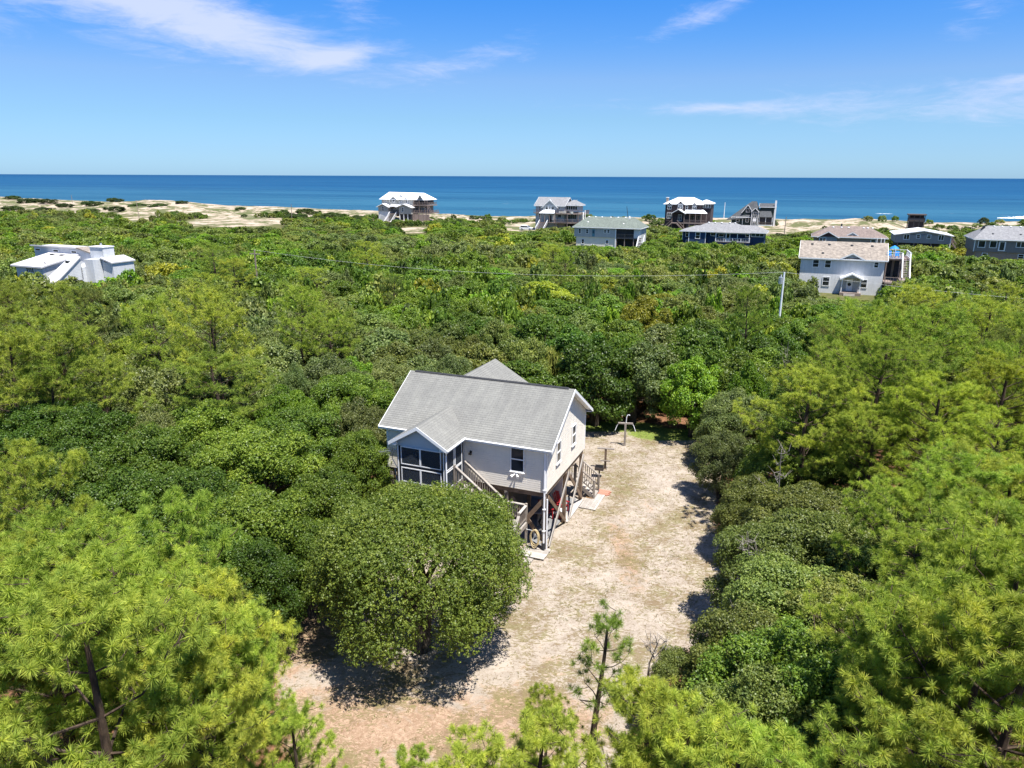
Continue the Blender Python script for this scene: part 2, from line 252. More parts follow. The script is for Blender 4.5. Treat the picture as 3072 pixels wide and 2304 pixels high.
def m_glass(name, col=(0.02, 0.025, 0.03), rough=0.06):
    t = NT(name); v = t.coord(); n = t.noise(0.8, 3, 0.5, v)
    c = t.mix(t.mapr(n, 0.35, 0.65), c4(col, 0.5), c4(col, 1.7))
    return t.done(t.bsdf(c, rough, 0.5, n, 0.05, 0.01))
def m_screen(name):
    t = NT(name); tr = t.N('ShaderNodeBsdfTransparent'); d = t.bsdf((0.035, 0.045, 0.06, 1), 0.6, 0.3)
    mx = t.N('ShaderNodeMixShader'); mx.inputs[0].default_value = 0.62; t.L(tr.outputs[0], mx.inputs[1]); t.L(d.outputs[0], mx.inputs[2])
    t.L(mx.outputs[0], t.out.inputs[0]); return t.m
def m_leaf(name, trans=0.3, rough=0.42, spec=0.5, obj_color=True, isl=0.5, attr=None, patch=1.1):
    t = NT(name); v = t.coord()
    if attr:
        a = t.N('ShaderNodeAttribute', attribute_name=attr); base = a.outputs['Color']
    else: base = t.N('ShaderNodeObjectInfo').outputs['Color']
    ri = t.N('ShaderNodeNewGeometry').outputs['Random Per Island']
    n = t.noise(patch, 3, 0.6, v)
    val = t.math('ADD', t.math('MULTIPLY', t.math('SUBTRACT', ri, 0.5), isl * 1.3), t.math('MULTIPLY', t.math('SUBTRACT', n, 0.5), 1.5))
    val = t.math('ADD', val, 1.0)
    hs = t.N('ShaderNodeHueSaturation'); t.L(base, hs.inputs['Color']); t.L(val, hs.inputs['Value'])
    t.L(t.math('ADD', 0.5, t.math('ADD', t.math('MULTIPLY', t.math('SUBTRACT', n, 0.5), -0.07), t.math('MULTIPLY', t.math('SUBTRACT', ri, 0.5), -0.035))), hs.inputs['Hue'])
    hs.inputs['Saturation'].default_value = 1.0
    p = t.bsdf(hs.outputs[0], rough, spec)
    tl = t.N('ShaderNodeBsdfTranslucent')
    t.L(t.mix(1.0, hs.outputs[0], (1.25, 1.35, 0.6, 1), 'MULTIPLY'), tl.inputs[0])
    mx = t.N('ShaderNodeMixShader'); mx.inputs[0].default_value = trans; t.L(p.outputs[0], mx.inputs[1]); t.L(tl.outputs[0], mx.inputs[2])
    t.L(mx.outputs[0], t.out.inputs[0]); return t.m
def m_bark(name, col, dark):
    t = NT(name); v = t.coord(); n = t.noise(7, 5, 0.7, t.mapping(v, scale=(1, 1, 0.35)))
    return t.done(t.bsdf(t.mix(t.mapr(n, 0.35, 0.65), c4(dark), c4(col)), 0.9, 0.15, n, 0.6, 0.03))

M = {}
M['white'] = m_plain('white_paint', (0.80, 0.80, 0.79), 0.45, 0.05, 2.0)
M['white_metal'] = m_plain('white_metal_roof', (0.86, 0.86, 0.86), 0.4, 0.03, 0.6)
M['shingle'] = m_shingle('grey_shingle', (0.213, 0.210, 0.192), var=0.10)
M['ridge'] = m_plain('dark_ridge_vent', (0.035, 0.036, 0.04), 0.9, 0.3, 6)
M['cream'] = m_plain('cream_siding', (0.82, 0.76, 0.66), 0.55, 0.05, 1.2)
M['greyblue'] = m_plain('pale_gable_panel', (0.558, 0.576, 0.594), 0.6, 0.04, 1.5)
M['dark_trim'] = m_plain('dark_trim', (0.035, 0.038, 0.045), 0.6, 0.2, 5)
M['glass'] = m_glass('window_glass'); M['glass_blue'] = m_glass('blue_window_glass', (0.03, 0.06, 0.09))
M['screen'] = m_screen('insect_screen')
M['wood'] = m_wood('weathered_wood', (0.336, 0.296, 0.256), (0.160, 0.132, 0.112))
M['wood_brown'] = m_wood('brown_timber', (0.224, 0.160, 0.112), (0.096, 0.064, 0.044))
M['wood_pale'] = m_wood('pale_deck_board', (0.448, 0.416, 0.376), (0.288, 0.256, 0.224))
M['wood_far'] = m_wood('far_deck_wood', (0.289, 0.230, 0.196), (0.170, 0.128, 0.111))
M['pvc'] = m_plain('white_pvc', (0.78, 0.79, 0.82), 0.35, 0.04, 4)
M['concrete'] = m_plain('old_concrete', (0.20, 0.20, 0.20), 0.85, 0.25, 1.4)
M['hose'] = m_plain('tan_hose', (0.52, 0.42, 0.24), 0.5, 0.15, 9)
M['black'] = m_plain('black_iron', (0.02, 0.02, 0.021), 0.55, 0.3, 8)
M['red'] = m_plain('red_plastic', (0.26, 0.015, 0.02), 0.5, 0.08, 3)
M['blue'] = m_plain('bright_blue_fabric', (0.02, 0.22, 0.62), 0.6, 0.1, 3)
M['brick'] = m_plain('red_paver', (0.42, 0.19, 0.13), 0.85, 0.25, 11)
M['mat'] = m_plain('brown_coir', (0.22, 0.13, 0.06), 0.95, 0.3, 25)
M['alu'] = m_plain('aluminium', (0.6, 0.61, 0.63), 0.35, 0.06, 5, 0.5, 0.7)
M['pole'] = m_wood('pole_wood', (0.30, 0.24, 0.19), (0.16, 0.125, 0.10))
M['bark'] = m_bark('oak_bark', (0.11, 0.09, 0.07), (0.035, 0.028, 0.022))
M['pinebark'] = m_bark('pine_bark', (0.10, 0.07, 0.05), (0.03, 0.022, 0.017))
M['deadwood'] = m_bark('dead_wood', (0.26, 0.235, 0.21), (0.14, 0.12, 0.10))
M['leaf'] = m_leaf('oak_leaf', 0.34, 0.45, 0.35)
M['needle'] = m_leaf('pine_needle', 0.36, 0.55, 0.2, isl=0.35, patch=1.3)
M['leaf_far'] = m_leaf('far_leaf', 0.36, 0.5, 0.3, isl=0.7, patch=0.5)
M['leaf_stuff'] = m_leaf('mass_leaf', 0.36, 0.5, 0.3, isl=0.7, attr='tint', patch=0.25)
M['drygrass'] = m_leaf('dry_grass_blade', 0.25, 0.7, 0.2, attr='tint', isl=0.5, patch=0.6)

# ------------------------------------------------------------------ terrain
CA = np.array([c[0] for c in CREST]); CZ = np.array([c[1] for c in CREST])
def fnoise(x, y, seed=0.0):
    # smooth sum of sines: cheap deterministic relief
    return (np.sin(x * 1.0 + seed) * np.cos(y * 1.13 - seed * 1.7) + 0.6 * np.sin(x * 1.9 + y * 1.3 + seed * 2.1) + 0.4 * np.sin(x * 3.3 - y * 2.7 + seed)
            + 0.3 * np.cos(x * 5.1 + y * 4.3 - seed * 3)) / 2.0
def terrain(x, y):
    x = np.asarray(x, float); y = np.asarray(y, float)
    v = vv(x, y); az = np.arctan2(x, np.maximum(y, 1.0)); cz = np.interp(az, CA, CZ)
    d = np.hypot(x, y)
    z = 0.35 * fnoise(x * 0.06, y * 0.06, 1.0) * sm(60, 110, d)
    dune = sm(225, 328, v)
    lump = fnoise(x * 0.09, y * 0.09, 2.0) * 1.9 + fnoise(x * 0.31, y * 0.31, 4.0) * 0.45
    z = z * (1 - dune) + cz * dune + lump * sm(240, 285, v) * (1 - 0.8 * sm(305, 328, v)) * 0.8 + 0.5 * sm(322, 330, v) * fnoise(x * 0.25, y * 0.25, 3.0) * (1 - sm(332, 340, v))
    z = z * (1 - sm(334, 372, v)) + (-5.2) * sm(334, 372, v) - 8 * sm(385, 460, v)
    return z
def poly_sd(x, y, P):
    # signed distance to a polygon, negative inside
    x = np.asarray(x, float); y = np.asarray(y, float); d = np.full(x.shape, 1e9); ins = np.zeros(x.shape, bool)
    for i in range(len(P)):
        ax, ay = P[i]; bx, by = P[(i + 1) % len(P)]
        ex, ey = bx - ax, by - ay; t = np.clip(((x - ax) * ex + (y - ay) * ey) / (ex * ex + ey * ey), 0, 1)
        d = np.minimum(d, np.hypot(x - ax - t * ex, y - ay - t * ey))
        c = ((ay > y) != (by > y)) & (x < (bx - ax) * (y - ay) / ((by - ay) if by != ay else 1e-9) + ax); ins ^= c
    return np.where(ins, -d, d)

def m_ground():
    t = NT('ground'); v = t.coord()
    sand_a = t.N('ShaderNodeAttribute', attribute_name='sand').outputs['Fac']
    rust_a = t.N('ShaderNodeAttribute', attribute_name='rust').outputs['Fac']
    grass_a = t.N('ShaderNodeAttribute', attribute_name='grass').outputs['Fac']
    dune_a = t.N('ShaderNodeAttribute', attribute_name='dune').outputs['Fac']
    nb = t.noise(0.35, 5, 0.6, v); nm = t.noise(1.3, 6, 0.7, v, 0.6); nf = t.noise(6.5, 5, 0.72, v, 0.8); nn = t.noise(28, 3, 0.7, v)
    # forest floor: pine straw
    straw = t.mix(t.mapr(nf, 0.35, 0.65), (0.085, 0.042, 0.022, 1), (0.24, 0.125, 0.068, 1))
    straw = t.mix(t.mapr(nm, 0.55, 0.72), straw, (0.30, 0.21, 0.14, 1))
    # sand with sparse dry turf
    sand = t.mix(t.mapr(nm, 0.3, 0.7), (0.285, 0.24, 0.195, 1), (0.405, 0.345, 0.288, 1))
    sand = t.mix(t.math('MULTIPLY', t.mapr(nn, 0.45, 0.75), 0.25), sand, (0.28, 0.23, 0.17, 1))
    rustc = t.mix(t.mapr(nf, 0.3, 0.7), (0.20, 0.115, 0.065, 1), (0.42, 0.29, 0.20, 1))
    rm = t.mapr(t.math('ADD', t.math('MULTIPLY', t.math('SUBTRACT', nm, 0.5), 1.6), t.math('SUBTRACT', rust_a, 0.45)), -0.15, 0.22)
    sand = t.mix(t.math('MULTIPLY', rm, 0.85), sand, rustc)
    nt_ = t.noise(4.2, 5, 0.75, t.mapping(v, scale=(0.75, 1.5, 1)), 1.2)
    turf = t.mapr(t.math('ADD', nt_, t.math('MULTIPLY', t.math('SUBTRACT', nb, 0.5), 0.85)), 0.49, 0.575)
    sand = t.mix(t.math('MULTIPLY', turf, 0.85), sand, t.mix(t.mapr(nm, 0.35, 0.65), (0.175, 0.125, 0.07, 1), (0.175, 0.155, 0.068, 1)))
    # thin wandering runners of dead turf lying on the sand
    rn = t.noise(2.6, 7, 0.62, t.mapping(v, scale=(0.8, 1.35, 1)), 1.6); rid = t.math('ABSOLUTE', t.math('SUBTRACT', rn, 0.5))
    rm2 = t.math('MULTIPLY', t.mapr(rid, 0.012, 0.040, 1.0, 0.0), t.mapr(t.math('ADD', nf, t.math('MULTIPLY', t.math('SUBTRACT', nb, 0.5), 0.5)), 0.40, 0.55))
    sand = t.mix(t.math('MULTIPLY', rm2, 0.8), sand, t.mix(t.mapr(nm, 0.35, 0.65), (0.15, 0.105, 0.06, 1), (0.135, 0.115, 0.05, 1)))
    s = t.mapr(t.math('ADD', sand_a, t.math('MULTIPLY', t.math('SUBTRACT', nm, 0.5), 0.9)), 0.38, 0.62)
    c = t.mix(s, straw, sand)
    # dunes: clean sand, tufts of sea oats
    dn = t.noise(0.09, 8, 0.68, v, 0.4)
    dsand = t.mix(t.mapr(nb, 0.3, 0.7), (0.36, 0.285, 0.21, 1), (0.47, 0.395, 0.315, 1))
    dgr = t.mix(t.mapr(dn, 0.4, 0.6), (0.15, 0.13, 0.065, 1), (0.075, 0.095, 0.028, 1))
    dsand = t.mix(t.math('MULTIPLY', t.mapr(t.math('ADD', t.math('MULTIPLY', dn, 0.75), t.math('MULTIPLY', nb, 0.35)), 0.51, 0.58), 0.9), dsand, dgr)
    sp = t.N('ShaderNodeSeparateXYZ'); t.L(v, sp.inputs[0])
    c = t.mix(t.mapr(sp.outputs[1], 70, 110), c, t.mix(t.mapr(nm, 0.35, 0.65), (0.075, 0.085, 0.03, 1), (0.13, 0.12, 0.05, 1)))
    c = t.mix(t.mapr(t.math('ADD', dune_a, t.math('MULTIPLY', t.math('SUBTRACT', t.noise(0.16, 5, 0.65, v), 0.5), 1.3)), 0.36, 0.6), c, dsand)
    gc = t.mix(t.mapr(nf, 0.3, 0.7), (0.09, 0.13, 0.03, 1), (0.20, 0.24, 0.05, 1))
    c = t.mix(t.mapr(t.math('ADD', grass_a, t.math('MULTIPLY', t.math('SUBTRACT', nf, 0.5), 0.9)), 0.4, 0.62), c, gc)
    h = t.math('ADD', t.math('MULTIPLY', nf, 0.7), t.math('MULTIPLY', nn, 0.3))
    return t.done(t.bsdf(c, 0.95, 0.08, h, 0.5, 0.06))
M['ground'] = m_ground()

def grid_lines(fine0, fine1, step, far0, far1, growth=1.09, cap=6.0):
    l = list(np.arange(fine0, fine1, step)); s = step; x = fine1
    while x < far1: l.append(x); s = min(s * growth, cap); x += s
    l.append(far1); s = step; x = fine0 - step
    while x > far0: l.insert(0, x); s = min(s * growth, cap); x -= s
    l.insert(0, far0); return np.array(l)
def build_ground():
    gx = grid_lines(-14, 17, 0.33, -620, 620); gy = grid_lines(15, 54, 0.33, -60, 700)
    X, Y = np.meshgrid(gx, gy); Z = terrain(X, Y)
    # gentle wheel-worn relief in the yard
    Z = Z + 0.04 * fnoise(X * 0.9, Y * 0.9, 5.0) * (np.hypot(X, Y - 35) < 30) - 0.02
    n, k = X.shape; V = np.stack([X, Y, Z], -1).reshape(-1, 3)
    i = np.arange(n * k).reshape(n, k); F = np.stack([i[:-1, :-1], i[:-1, 1:], i[1:, 1:], i[1:, :-1]], -1).reshape(-1, 4)
    me = np_mesh('ground', V, F, M['ground'], True)
    x, y = V[:, 0], V[:, 1]; v = vv(x, y)
    sand = sm(1.6, -1.6, poly_sd(x, y, YARD)) if False else 1 - sm(-1.4, 1.4, poly_sd(x, y, YARD))
    rust = np.zeros(len(x))
    for cx, cy, rx, ry, a in RUST: rust = np.maximum(rust, a * np.exp(-((x - cx) / rx) ** 2 - ((y - cy) / ry) ** 2))
    grass = np.zeros(len(x))
    for cx, cy, rx, ry, a in GRASS: grass = np.maximum(grass, a * np.exp(-((x - cx) / rx) ** 2 - ((y - cy) / ry) ** 2))
    dune = sm(238, 268, v + 14 * fnoise(x * 0.03, y * 0.03, 7.0))
    for cx, cy, r in SANDSPOTS: dune = np.maximum(dune, 1 - sm(r * 0.6, r * 1.2, np.hypot((x - cx), (y - cy) * 0.6)))
    for nm, arr in (('sand', sand), ('rust', rust), ('grass', grass), ('dune', dune)):
        a = me.attributes.new(nm, 'FLOAT', 'POINT'); a.data.foreach_set('value', arr.astype(np.float32))
    o = link('ground', me); tag(o, kind='structure')
RUST = [(-2.5, 20.5, 4.5, 2.2, 0.8), (-6, 20, 4, 3.5, 0.85), (0.5, 21, 4, 2.5, 0.75), (5.8, 33, 0.9, 6, 0.65), (-9.5, 26.5, 3.0, 4, 0.95), (1.2, 24.0, 1.5, 2.0, 0.4), (8.0, 38, 0.8, 5, 0.35), (-8.5, 35.5, 2.5, 3.5, 0.9)]
GRASS = [(12.0, 50.6, 3.2, 1.3, 1.5), (7.5, 52.3, 4.5, 1.3, 1.2), (-98.7, 246, 24, 9, 1.0), (66, 262, 16, 4, 0.5)]
SANDSPOTS = [(-35.6, 259, 9), (2.2, 274, 10), (-140, 288, 13), (-165, 312, 14), (-122, 300, 17), (-102, 290, 12), (-85, 300, 9), (97.6, 240, 9)]
build_ground()

# ------------------------------------------------------------------ sea
def m_sea():
    t = NT('sea_water'); v = t.N('ShaderNodeNewGeometry').outputs['Position']
    sp = t.N('ShaderNodeSeparateXYZ'); t.L(v, sp.inputs[0])
    dist = t.math('ADD', t.math('MULTIPLY', sp.outputs[0], -SU), t.math('MULTIPLY', sp.outputs[1], CU))
    rot = t.mapping(v, rot=(0, 0, R(21.9)))
    big = t.noise(0.006, 10, 0.72, t.mapping(rot, scale=(0.16, 1.5, 1)), 0.3)
    w1 = t.noise(0.035, 5, 0.6, t.mapping(rot, scale=(0.30, 1.3, 1)), 0.5)
    w2 = t.noise(0.22, 4, 0.65, t.mapping(rot, scale=(0.4, 1.2, 1)))
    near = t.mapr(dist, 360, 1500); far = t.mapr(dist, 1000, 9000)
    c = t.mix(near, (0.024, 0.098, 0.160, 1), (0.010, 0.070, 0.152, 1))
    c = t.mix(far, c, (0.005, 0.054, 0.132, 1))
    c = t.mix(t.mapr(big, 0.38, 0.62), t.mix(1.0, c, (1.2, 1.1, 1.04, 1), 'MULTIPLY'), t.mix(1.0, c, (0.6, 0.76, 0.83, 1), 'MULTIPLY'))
    c = t.mix(t.math('MULTIPLY', t.mapr(w1, 0.50, 0.72), 0.55), c, t.mix(1.0, c, (0.55, 0.62, 0.72, 1), 'MULTIPLY'))
    fo = t.mapr(t.math('ADD', w2, t.math('MULTIPLY', w1, 0.5)), 0.96, 1.05)
    c = t.mix(t.math('MULTIPLY', fo, t.mapr(dist, 1200, 380, 0.0, 0.5)), c, (0.7, 0.75, 0.78, 1))
    h = t.math('ADD', t.math('MULTIPLY', w1, 1.0), t.math('MULTIPLY', w2, 0.35))
    return t.done(t.bsdf(c, 0.5, 0.08, h, 0.9, 2.0))
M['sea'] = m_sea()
M['foam'] = m_plain('sea_foam', (0.82, 0.84, 0.85), 0.8, 0.15, 0.4)
def build_sea():
    b = MB(); z = -6.0
    ys = [330, 420, 600, 1000, 2500, 8000, 60000]; xs = [-60000, -8000, -1500, 0, 1500, 8000, 60000]
    for i in range(len(ys) - 1):
        for j in range(len(xs) - 1):
            b.face([(xs[j], ys[i], z), (xs[j + 1], ys[i], z), (xs[j + 1], ys[i + 1], z), (xs[j], ys[i + 1], z)])
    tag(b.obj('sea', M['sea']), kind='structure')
    # the breaking wave and small whitecaps: low ragged rolls of foam on the water
    rg = random.Random(3)
    def roll(x0, y0, x1, y1, h, w, n, name='breaking_wave'):
        m = MB(); pts = []
        for i in range(n + 1):
            t = i / n; e = min(1, min(t, 1 - t) * 3.5 + 0.15)
            pts.append((x0 + (x1 - x0) * t, y0 + (y1 - y0) * t + rg.uniform(-0.8, 0.8), h * e * rg.uniform(0.55, 1.15), w * e * rg.uniform(0.7, 1.15)))
        for (xa, ya, ha, wa), (xb, yb, hb, wb) in zip(pts, pts[1:]):
            prof = [(-1.0, -0.1), (-0.55, 0.62), (-0.1, 1.0), (0.4, 0.55), (1.0, -0.1)]
            for (p, q), (p2, q2) in zip(prof, prof[1:]):
                m.face([(xa, ya + p * wa, z + q * ha), (xb, yb + p * wb, z + q * hb), (xb, yb + p2 * wb, z + q2 * hb), (xa, ya + p2 * wa, z + q2 * ha)])
        return m.obj(name, M['foam'])
    tag(roll(310, 472, 380, 470, 1.3, 6.0, 90), 'long white breaking wave close to the beach past the grey house', 'wave')
    tag(roll(257, 523, 269, 522, 0.12, 0.5, 14, 'whitecap'), 'small whitecap out to sea left of the lookout deck', 'wave')
    tag(roll(-15, 414, -3, 411, 0.9, 1.6, 14, 'breaking_wave'), 'thin line of foam on the shore between the two pale beach houses', 'wave')
build_sea()

# ------------------------------------------------------------------ main house
HO = (1.73, 33.04, 0.0)
LH, WH, ZF, ZW, ZE, ZR, OV, RK = 9.10, 6.72, 3.24, 5.60, 5.66, 7.80, 0.235, 0.347
SL = (ZR - ZE) / (WH / 2 + OV)
house = thing('stilt_house', 'cream stilt house with grey shingle roof and screened porch in the sandy clearing', 'house', HO, YAW)
def roof_slope(x0, x1, ye, ze, yr, zr, courses, th=0.10, lip=0.007, jit=0.0, swap=False, cut=None):
    # one slope, eave (ye,ze) to ridge (yr,zr), built course by course, each course's lower edge standing proud
    b = MB(); ln = math.hypot(yr - ye, zr - ze); up = Vector((0, (yr - ye) / ln, (zr - ze) / ln)); nrm = Vector((0, -up.z, up.y))
    if nrm.z < 0: nrm = -nrm
    def P(x, s, h):
        q = Vector((x, ye, ze)) + up * s + nrm * h
        return (q.y, q.x, q.z) if swap else tuple(q)
    c = ln / courses
    for i in range(courses):
        s0, s1 = i * c, (i + 1) * c
        a0, a1 = x0, x1
        b.face([P(a0, s0, lip), P(a1, s0, lip), P(a1, s1, 0.0), P(a0, s1, 0.0)], [(a0, s0), (a1, s0), (a1, s1), (a0, s1)])
        b.face([P(a0, s0, -0.001), P(a1, s0, -0.001), P(a1, s0, lip), P(a0, s0, lip)], [(a0, s0), (a1, s0), (a1, s0), (a0, s0)])
    b.face([P(x0, 0, -th), P(x0, ln, -th), P(x1, ln, -th), P(x1, 0, -th)])
    b.face([P(x0, 0, -th), P(x1, 0, -th), P(x1, 0, -0.001), P(x0, 0, -0.001)])
    b.face([P(x1, 0, -th), P(x1, ln, -th), P(x1, ln, 0), P(x1, 0, 0)])
    b.face([P(x0, 0, -th), P(x0, 0, 0), P(x0, ln, 0), P(x0, ln, -th)])
    return b
def build_house():
    h = house
    # body
    MB().box(-LH, 0, 0.0, WH, ZF, ZW).obj('wall', M['cream'], h)
    b = MB(); b.prism([(-0.001, -0.0 + 0.02, ZW + 0.001), (-0.001, WH - 0.02, ZW + 0.001), (-0.001, WH / 2, ZR - 0.16)], (-LH + 0.002, 0, 0)); b.obj('attic_wall', M['cream'], h)
    # roof
    ra = roof_slope(-LH - RK, RK, -OV, ZE, WH / 2, ZR, 28); ra.obj('roof', M['shingle'], h)
    rb = roof_slope(-LH - RK, RK, WH + OV, ZE, WH / 2, ZR, 28); rb.obj('roof', M['shingle'], h)
    b = MB()
    for sgn in (-1, 1):
        y = WH / 2 + sgn * 0.085; z = ZR - 0.085 * SL
        b.face([(-LH - 0.05, WH / 2, ZR + 0.06), (RK - 0.32, WH / 2, ZR + 0.06), (RK - 0.32, y, z + 0.045), (-LH - 0.05, y, z + 0.045)])
        b.face([(-LH - 0.05, y, z + 0.045), (RK - 0.32, y, z + 0.045), (RK - 0.32, y, z - 0.01), (-LH - 0.05, y, z - 0.01)])
    b.obj('ridge_vent', M['ridge'], h)
    # rear wing
    xr = -6.1; hw = 2.98; zer = ZR - hw * SL
    MB().box(xr - hw + 0.35, xr + hw - 0.35, WH + 0.002, 7.45, ZF, ZW - 0.02).obj('rear_wing_wall', M['cream'], h)
    for sgn in (-1, 1):
        roof_slope(WH / 2 + 0.2, 7.80, xr + sgn * hw, zer, xr, ZR - 0.012, 26, swap=True).obj('rear_roof', M['shingle'], h)
    b = MB().prism([(xr - hw + 0.3, 7.40, ZW), (xr + hw - 0.3, 7.40, ZW), (xr, 7.40, ZR - 0.2)], (0, 0.08, 0)); b.obj('rear_gable', M['greyblue'], h)
    # siding boards on the front and right walls, each lapped over the one below
    pitch = 0.1125; nb = int((ZW - ZF) / pitch) + 1
    for i in range(nb):
        z0 = ZF - 0.005 + i * pitch; z1 = min(z0 + pitch + 0.012, ZW - 0.03)
        if z1 <= z0 + 0.02: continue
        m = MB().prism([(-LH + 0.06, -0.011, z1 - 0.032), (-LH + 0.06, -0.014, z0), (-LH + 0.06, -0.002, z0), (-LH + 0.06, -0.002, z1 - 0.030)], (LH - 0.14, 0, 0))
        m.obj('siding_board', M['cream'], h)
    i = 0; z0 = ZF - 0.005
    while z0 < ZR - 0.45:
        z1 = z0 + pitch + 0.012
        def ext(z):
            if z < ZW: return 0.07, WH - 0.07
            t = (z - ZE) / SL + 0.06; return max(0.07, t - OV), min(WH - 0.07, WH + OV - t)
        ya, yb = ext(z1)
        if yb - ya > 0.2:
            m = MB().prism([(0.013, ya, z1 - 0.034), (0.016, ya, z0), (0.002, ya, z0), (0.002, ya, z1 - 0.032)], (0, yb - ya, 0)); m.obj('siding_board', M['cream_lit'] if 'cream_lit' in M else M['cream'], h)
        z0 += pitch
    # corner boards, fascia, gutter, rakes, soffits
    for (x0, x1, y0, y1) in ((-0.075, 0.034, -0.034, 0.075), (-LH - 0.03, -LH + 0.075, -0.034, 0.075), (-0.075, 0.034, WH - 0.075, WH + 0.03)):
        MB().box(x0, x1, y0, y1, ZF - 0.02, ZW - 0.03).obj('corner_board', M['white'], h)
    for (xa, xb) in ((-LH - RK, -7.60), (-4.42, RK)):
        MB().box(xa, xb, -OV - 0.03, -OV + 0.0, ZE - 0.17, ZE - 0.012).obj('fascia', M['white'], h)
        b = MB().tube([(xa, -OV - 0.06, ZE - 0.05), (xb, -OV - 0.06, ZE - 0.05)], 0.032, 8); b.obj('gutter', M['white'], h)
    MB().box(-LH - RK + 0.01, RK - 0.01, -OV + 0.004, -0.03, ZE - 0.165, ZE - 0.14).obj('soffit', M['white'], h)
    MB().box(-LH - RK, RK, WH + OV, WH + OV + 0.03, ZE - 0.17, ZE - 0.012).obj('fascia', M['white'], h)
    MB().box(-LH - RK + 0.01, RK - 0.01, WH + 0.03, WH + OV - 0.004, ZE - 0.165, ZE - 0.14).obj('soffit', M['white'], h)
    for xs in (RK + 0.003, -LH - RK - 0.033):
        for sgn in (-1, 1):
            y0 = WH / 2 + sgn * (WH / 2 + OV + 0.03); z0 = ZE - 0.03
            b = MB().prism([(xs, y0, z0 - 0.17), (xs, y0, z0 + 0.012), (xs, WH / 2, ZR - 0.008), (xs, WH / 2, ZR - 0.19)], (0.03, 0, 0)); b.obj('rake_board', M['white'], h)
    b = MB()
    for sgn in (-1, 1):
        y0 = WH / 2 + sgn * (WH / 2 + OV - 0.02); z0 = ZE - 0.13
        b.face([(0.03, y0, z0), (RK - 0.01, y0, z0), (RK - 0.01, WH / 2, ZR - 0.13), (0.03, WH / 2, ZR - 0.13)])
    b.obj('rake_soffit', M['white'], h)
    # windows
    def win_front(x0, x1, z0, z1, y=-0.03):
        f = MB(); t = 0.055; d = 0.05
        f.box(x0 - t, x0, y - d, y, z0 - t, z1 + t); f.box(x1, x1 + t, y - d, y, z0 - t, z1 + t)
        f.box(x0, x1, y - d, y, z1, z1 + t); f.box(x0, x1, y - d, y, z0 - t, z0); zm = (z0 + z1) / 2
        f.box(x0, x1, y - d + 0.006, y, zm - 0.028, zm + 0.028); f.box(x0 - 0.09, x1 + 0.09, y - d - 0.03, y, z0 - t - 0.03, z0 - t - 0.001)
        w = f.obj('window', M['white'], h)
        MB().box(x0, x1, y - 0.012, y - 0.004, zm + 0.028, z1).obj('pane', M['glass'], w); MB().box(x0, x1, y - 0.022, y - 0.012, z0, zm - 0.028).obj('pane', M['glass'], w)
    def win_side(y0, y1, z0, z1, x=0.03):
        f = MB(); t = 0.055; d = 0.05
        f.box(x, x + d, y0 - t, y0, z0 - t, z1 + t); f.box(x, x + d, y1, y1 + t, z0 - t, z1 + t)
        f.box(x, x + d, y0, y1, z1, z1 + t); f.box(x, x + d, y0, y1, z0 - t, z0); zm = (z0 + z1) / 2
        f.box(x, x + d - 0.006, y0, y1, zm - 0.028, zm + 0.028); f.box(x, x + d + 0.03, y0 - 0.09, y1 + 0.09, z0 - t - 0.03, z0 - t - 0.001)
        w = f.obj('window', M['white'], h)
        MB().box(x + 0.004, x + 0.012, y0, y1, zm + 0.028, z1).obj('pane', M['glass'], w); MB().box(x + 0.012, x + 0.022, y0, y1, z0, zm - 0.028).obj('pane', M['glass'], w)
    win_front(-1.86, -1.21, 4.22, 5.46); win_side(4.10, 4.66, 4.36, 5.40); win_side(1.46, 2.02, 4.30, 5.36)
    # wall bracket lamp by the porch and floodlight under the eave
    f = MB().box(-4.16, -4.06, -0.10, -0.028, 4.80, 4.92); fl = f.obj('wall_lamp', M['black'], h); MB().box(-4.18, -4.04, -0.2, -0.101, 4.74, 4.82).obj('lamp_shade', M['black'], fl)
    f = MB().box(-1.66, -1.54, -0.07, -0.028, 4.0, 4.1); fl = f.obj('floodlight', M['white'], h)
    for sgn in (-1, 1):
        MB().tube([(-1.6 + sgn * 0.05, -0.09, 4.04), (-1.6 + sgn * 0.14, -0.2, 4.0), (-1.6 + sgn * 0.19, -0.3, 3.96)], [0.025, 0.05, 0.085], 10).obj('lamp_head', M['white'], fl)
    # floor framing and stilts
    MB().box(-LH + 0.05, -0.05, 0.05, WH - 0.05, ZF - 0.27, ZF - 0.003).obj('floor_beam', M['wood_brown'], h)
    for x in (-0.12, -2.18, -5.6, -8.95):
        for y in (0.10, 3.45, 6.58):
            if x == -2.18 and y == 3.45: pass
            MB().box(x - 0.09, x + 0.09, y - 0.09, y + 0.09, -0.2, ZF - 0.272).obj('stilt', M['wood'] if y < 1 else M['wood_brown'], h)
    # cross braces, right side and front
    X = 0.0
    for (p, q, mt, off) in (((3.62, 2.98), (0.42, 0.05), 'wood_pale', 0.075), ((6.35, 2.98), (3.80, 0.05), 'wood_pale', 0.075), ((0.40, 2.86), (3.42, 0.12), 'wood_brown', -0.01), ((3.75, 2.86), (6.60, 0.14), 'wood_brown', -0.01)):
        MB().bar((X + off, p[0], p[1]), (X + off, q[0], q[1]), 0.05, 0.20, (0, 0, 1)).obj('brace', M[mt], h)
    MB().bar((-0.08, -0.03, 2.92), (-1.95, -0.03, 0.42), 0.045, 0.22).obj('brace', M['wood_brown'], h)
    MB().bar((-1.95, 0.22, 2.6), (-0.12, 0.22, 0.35), 0.045, 0.22).obj('brace', M['wood_brown'], h)
    MB().bar((-2.3, 0.22, 2.9), (-0.9, 0.22, 1.2), 0.045, 0.22).obj('brace', M['wood_brown'], h) if False else None
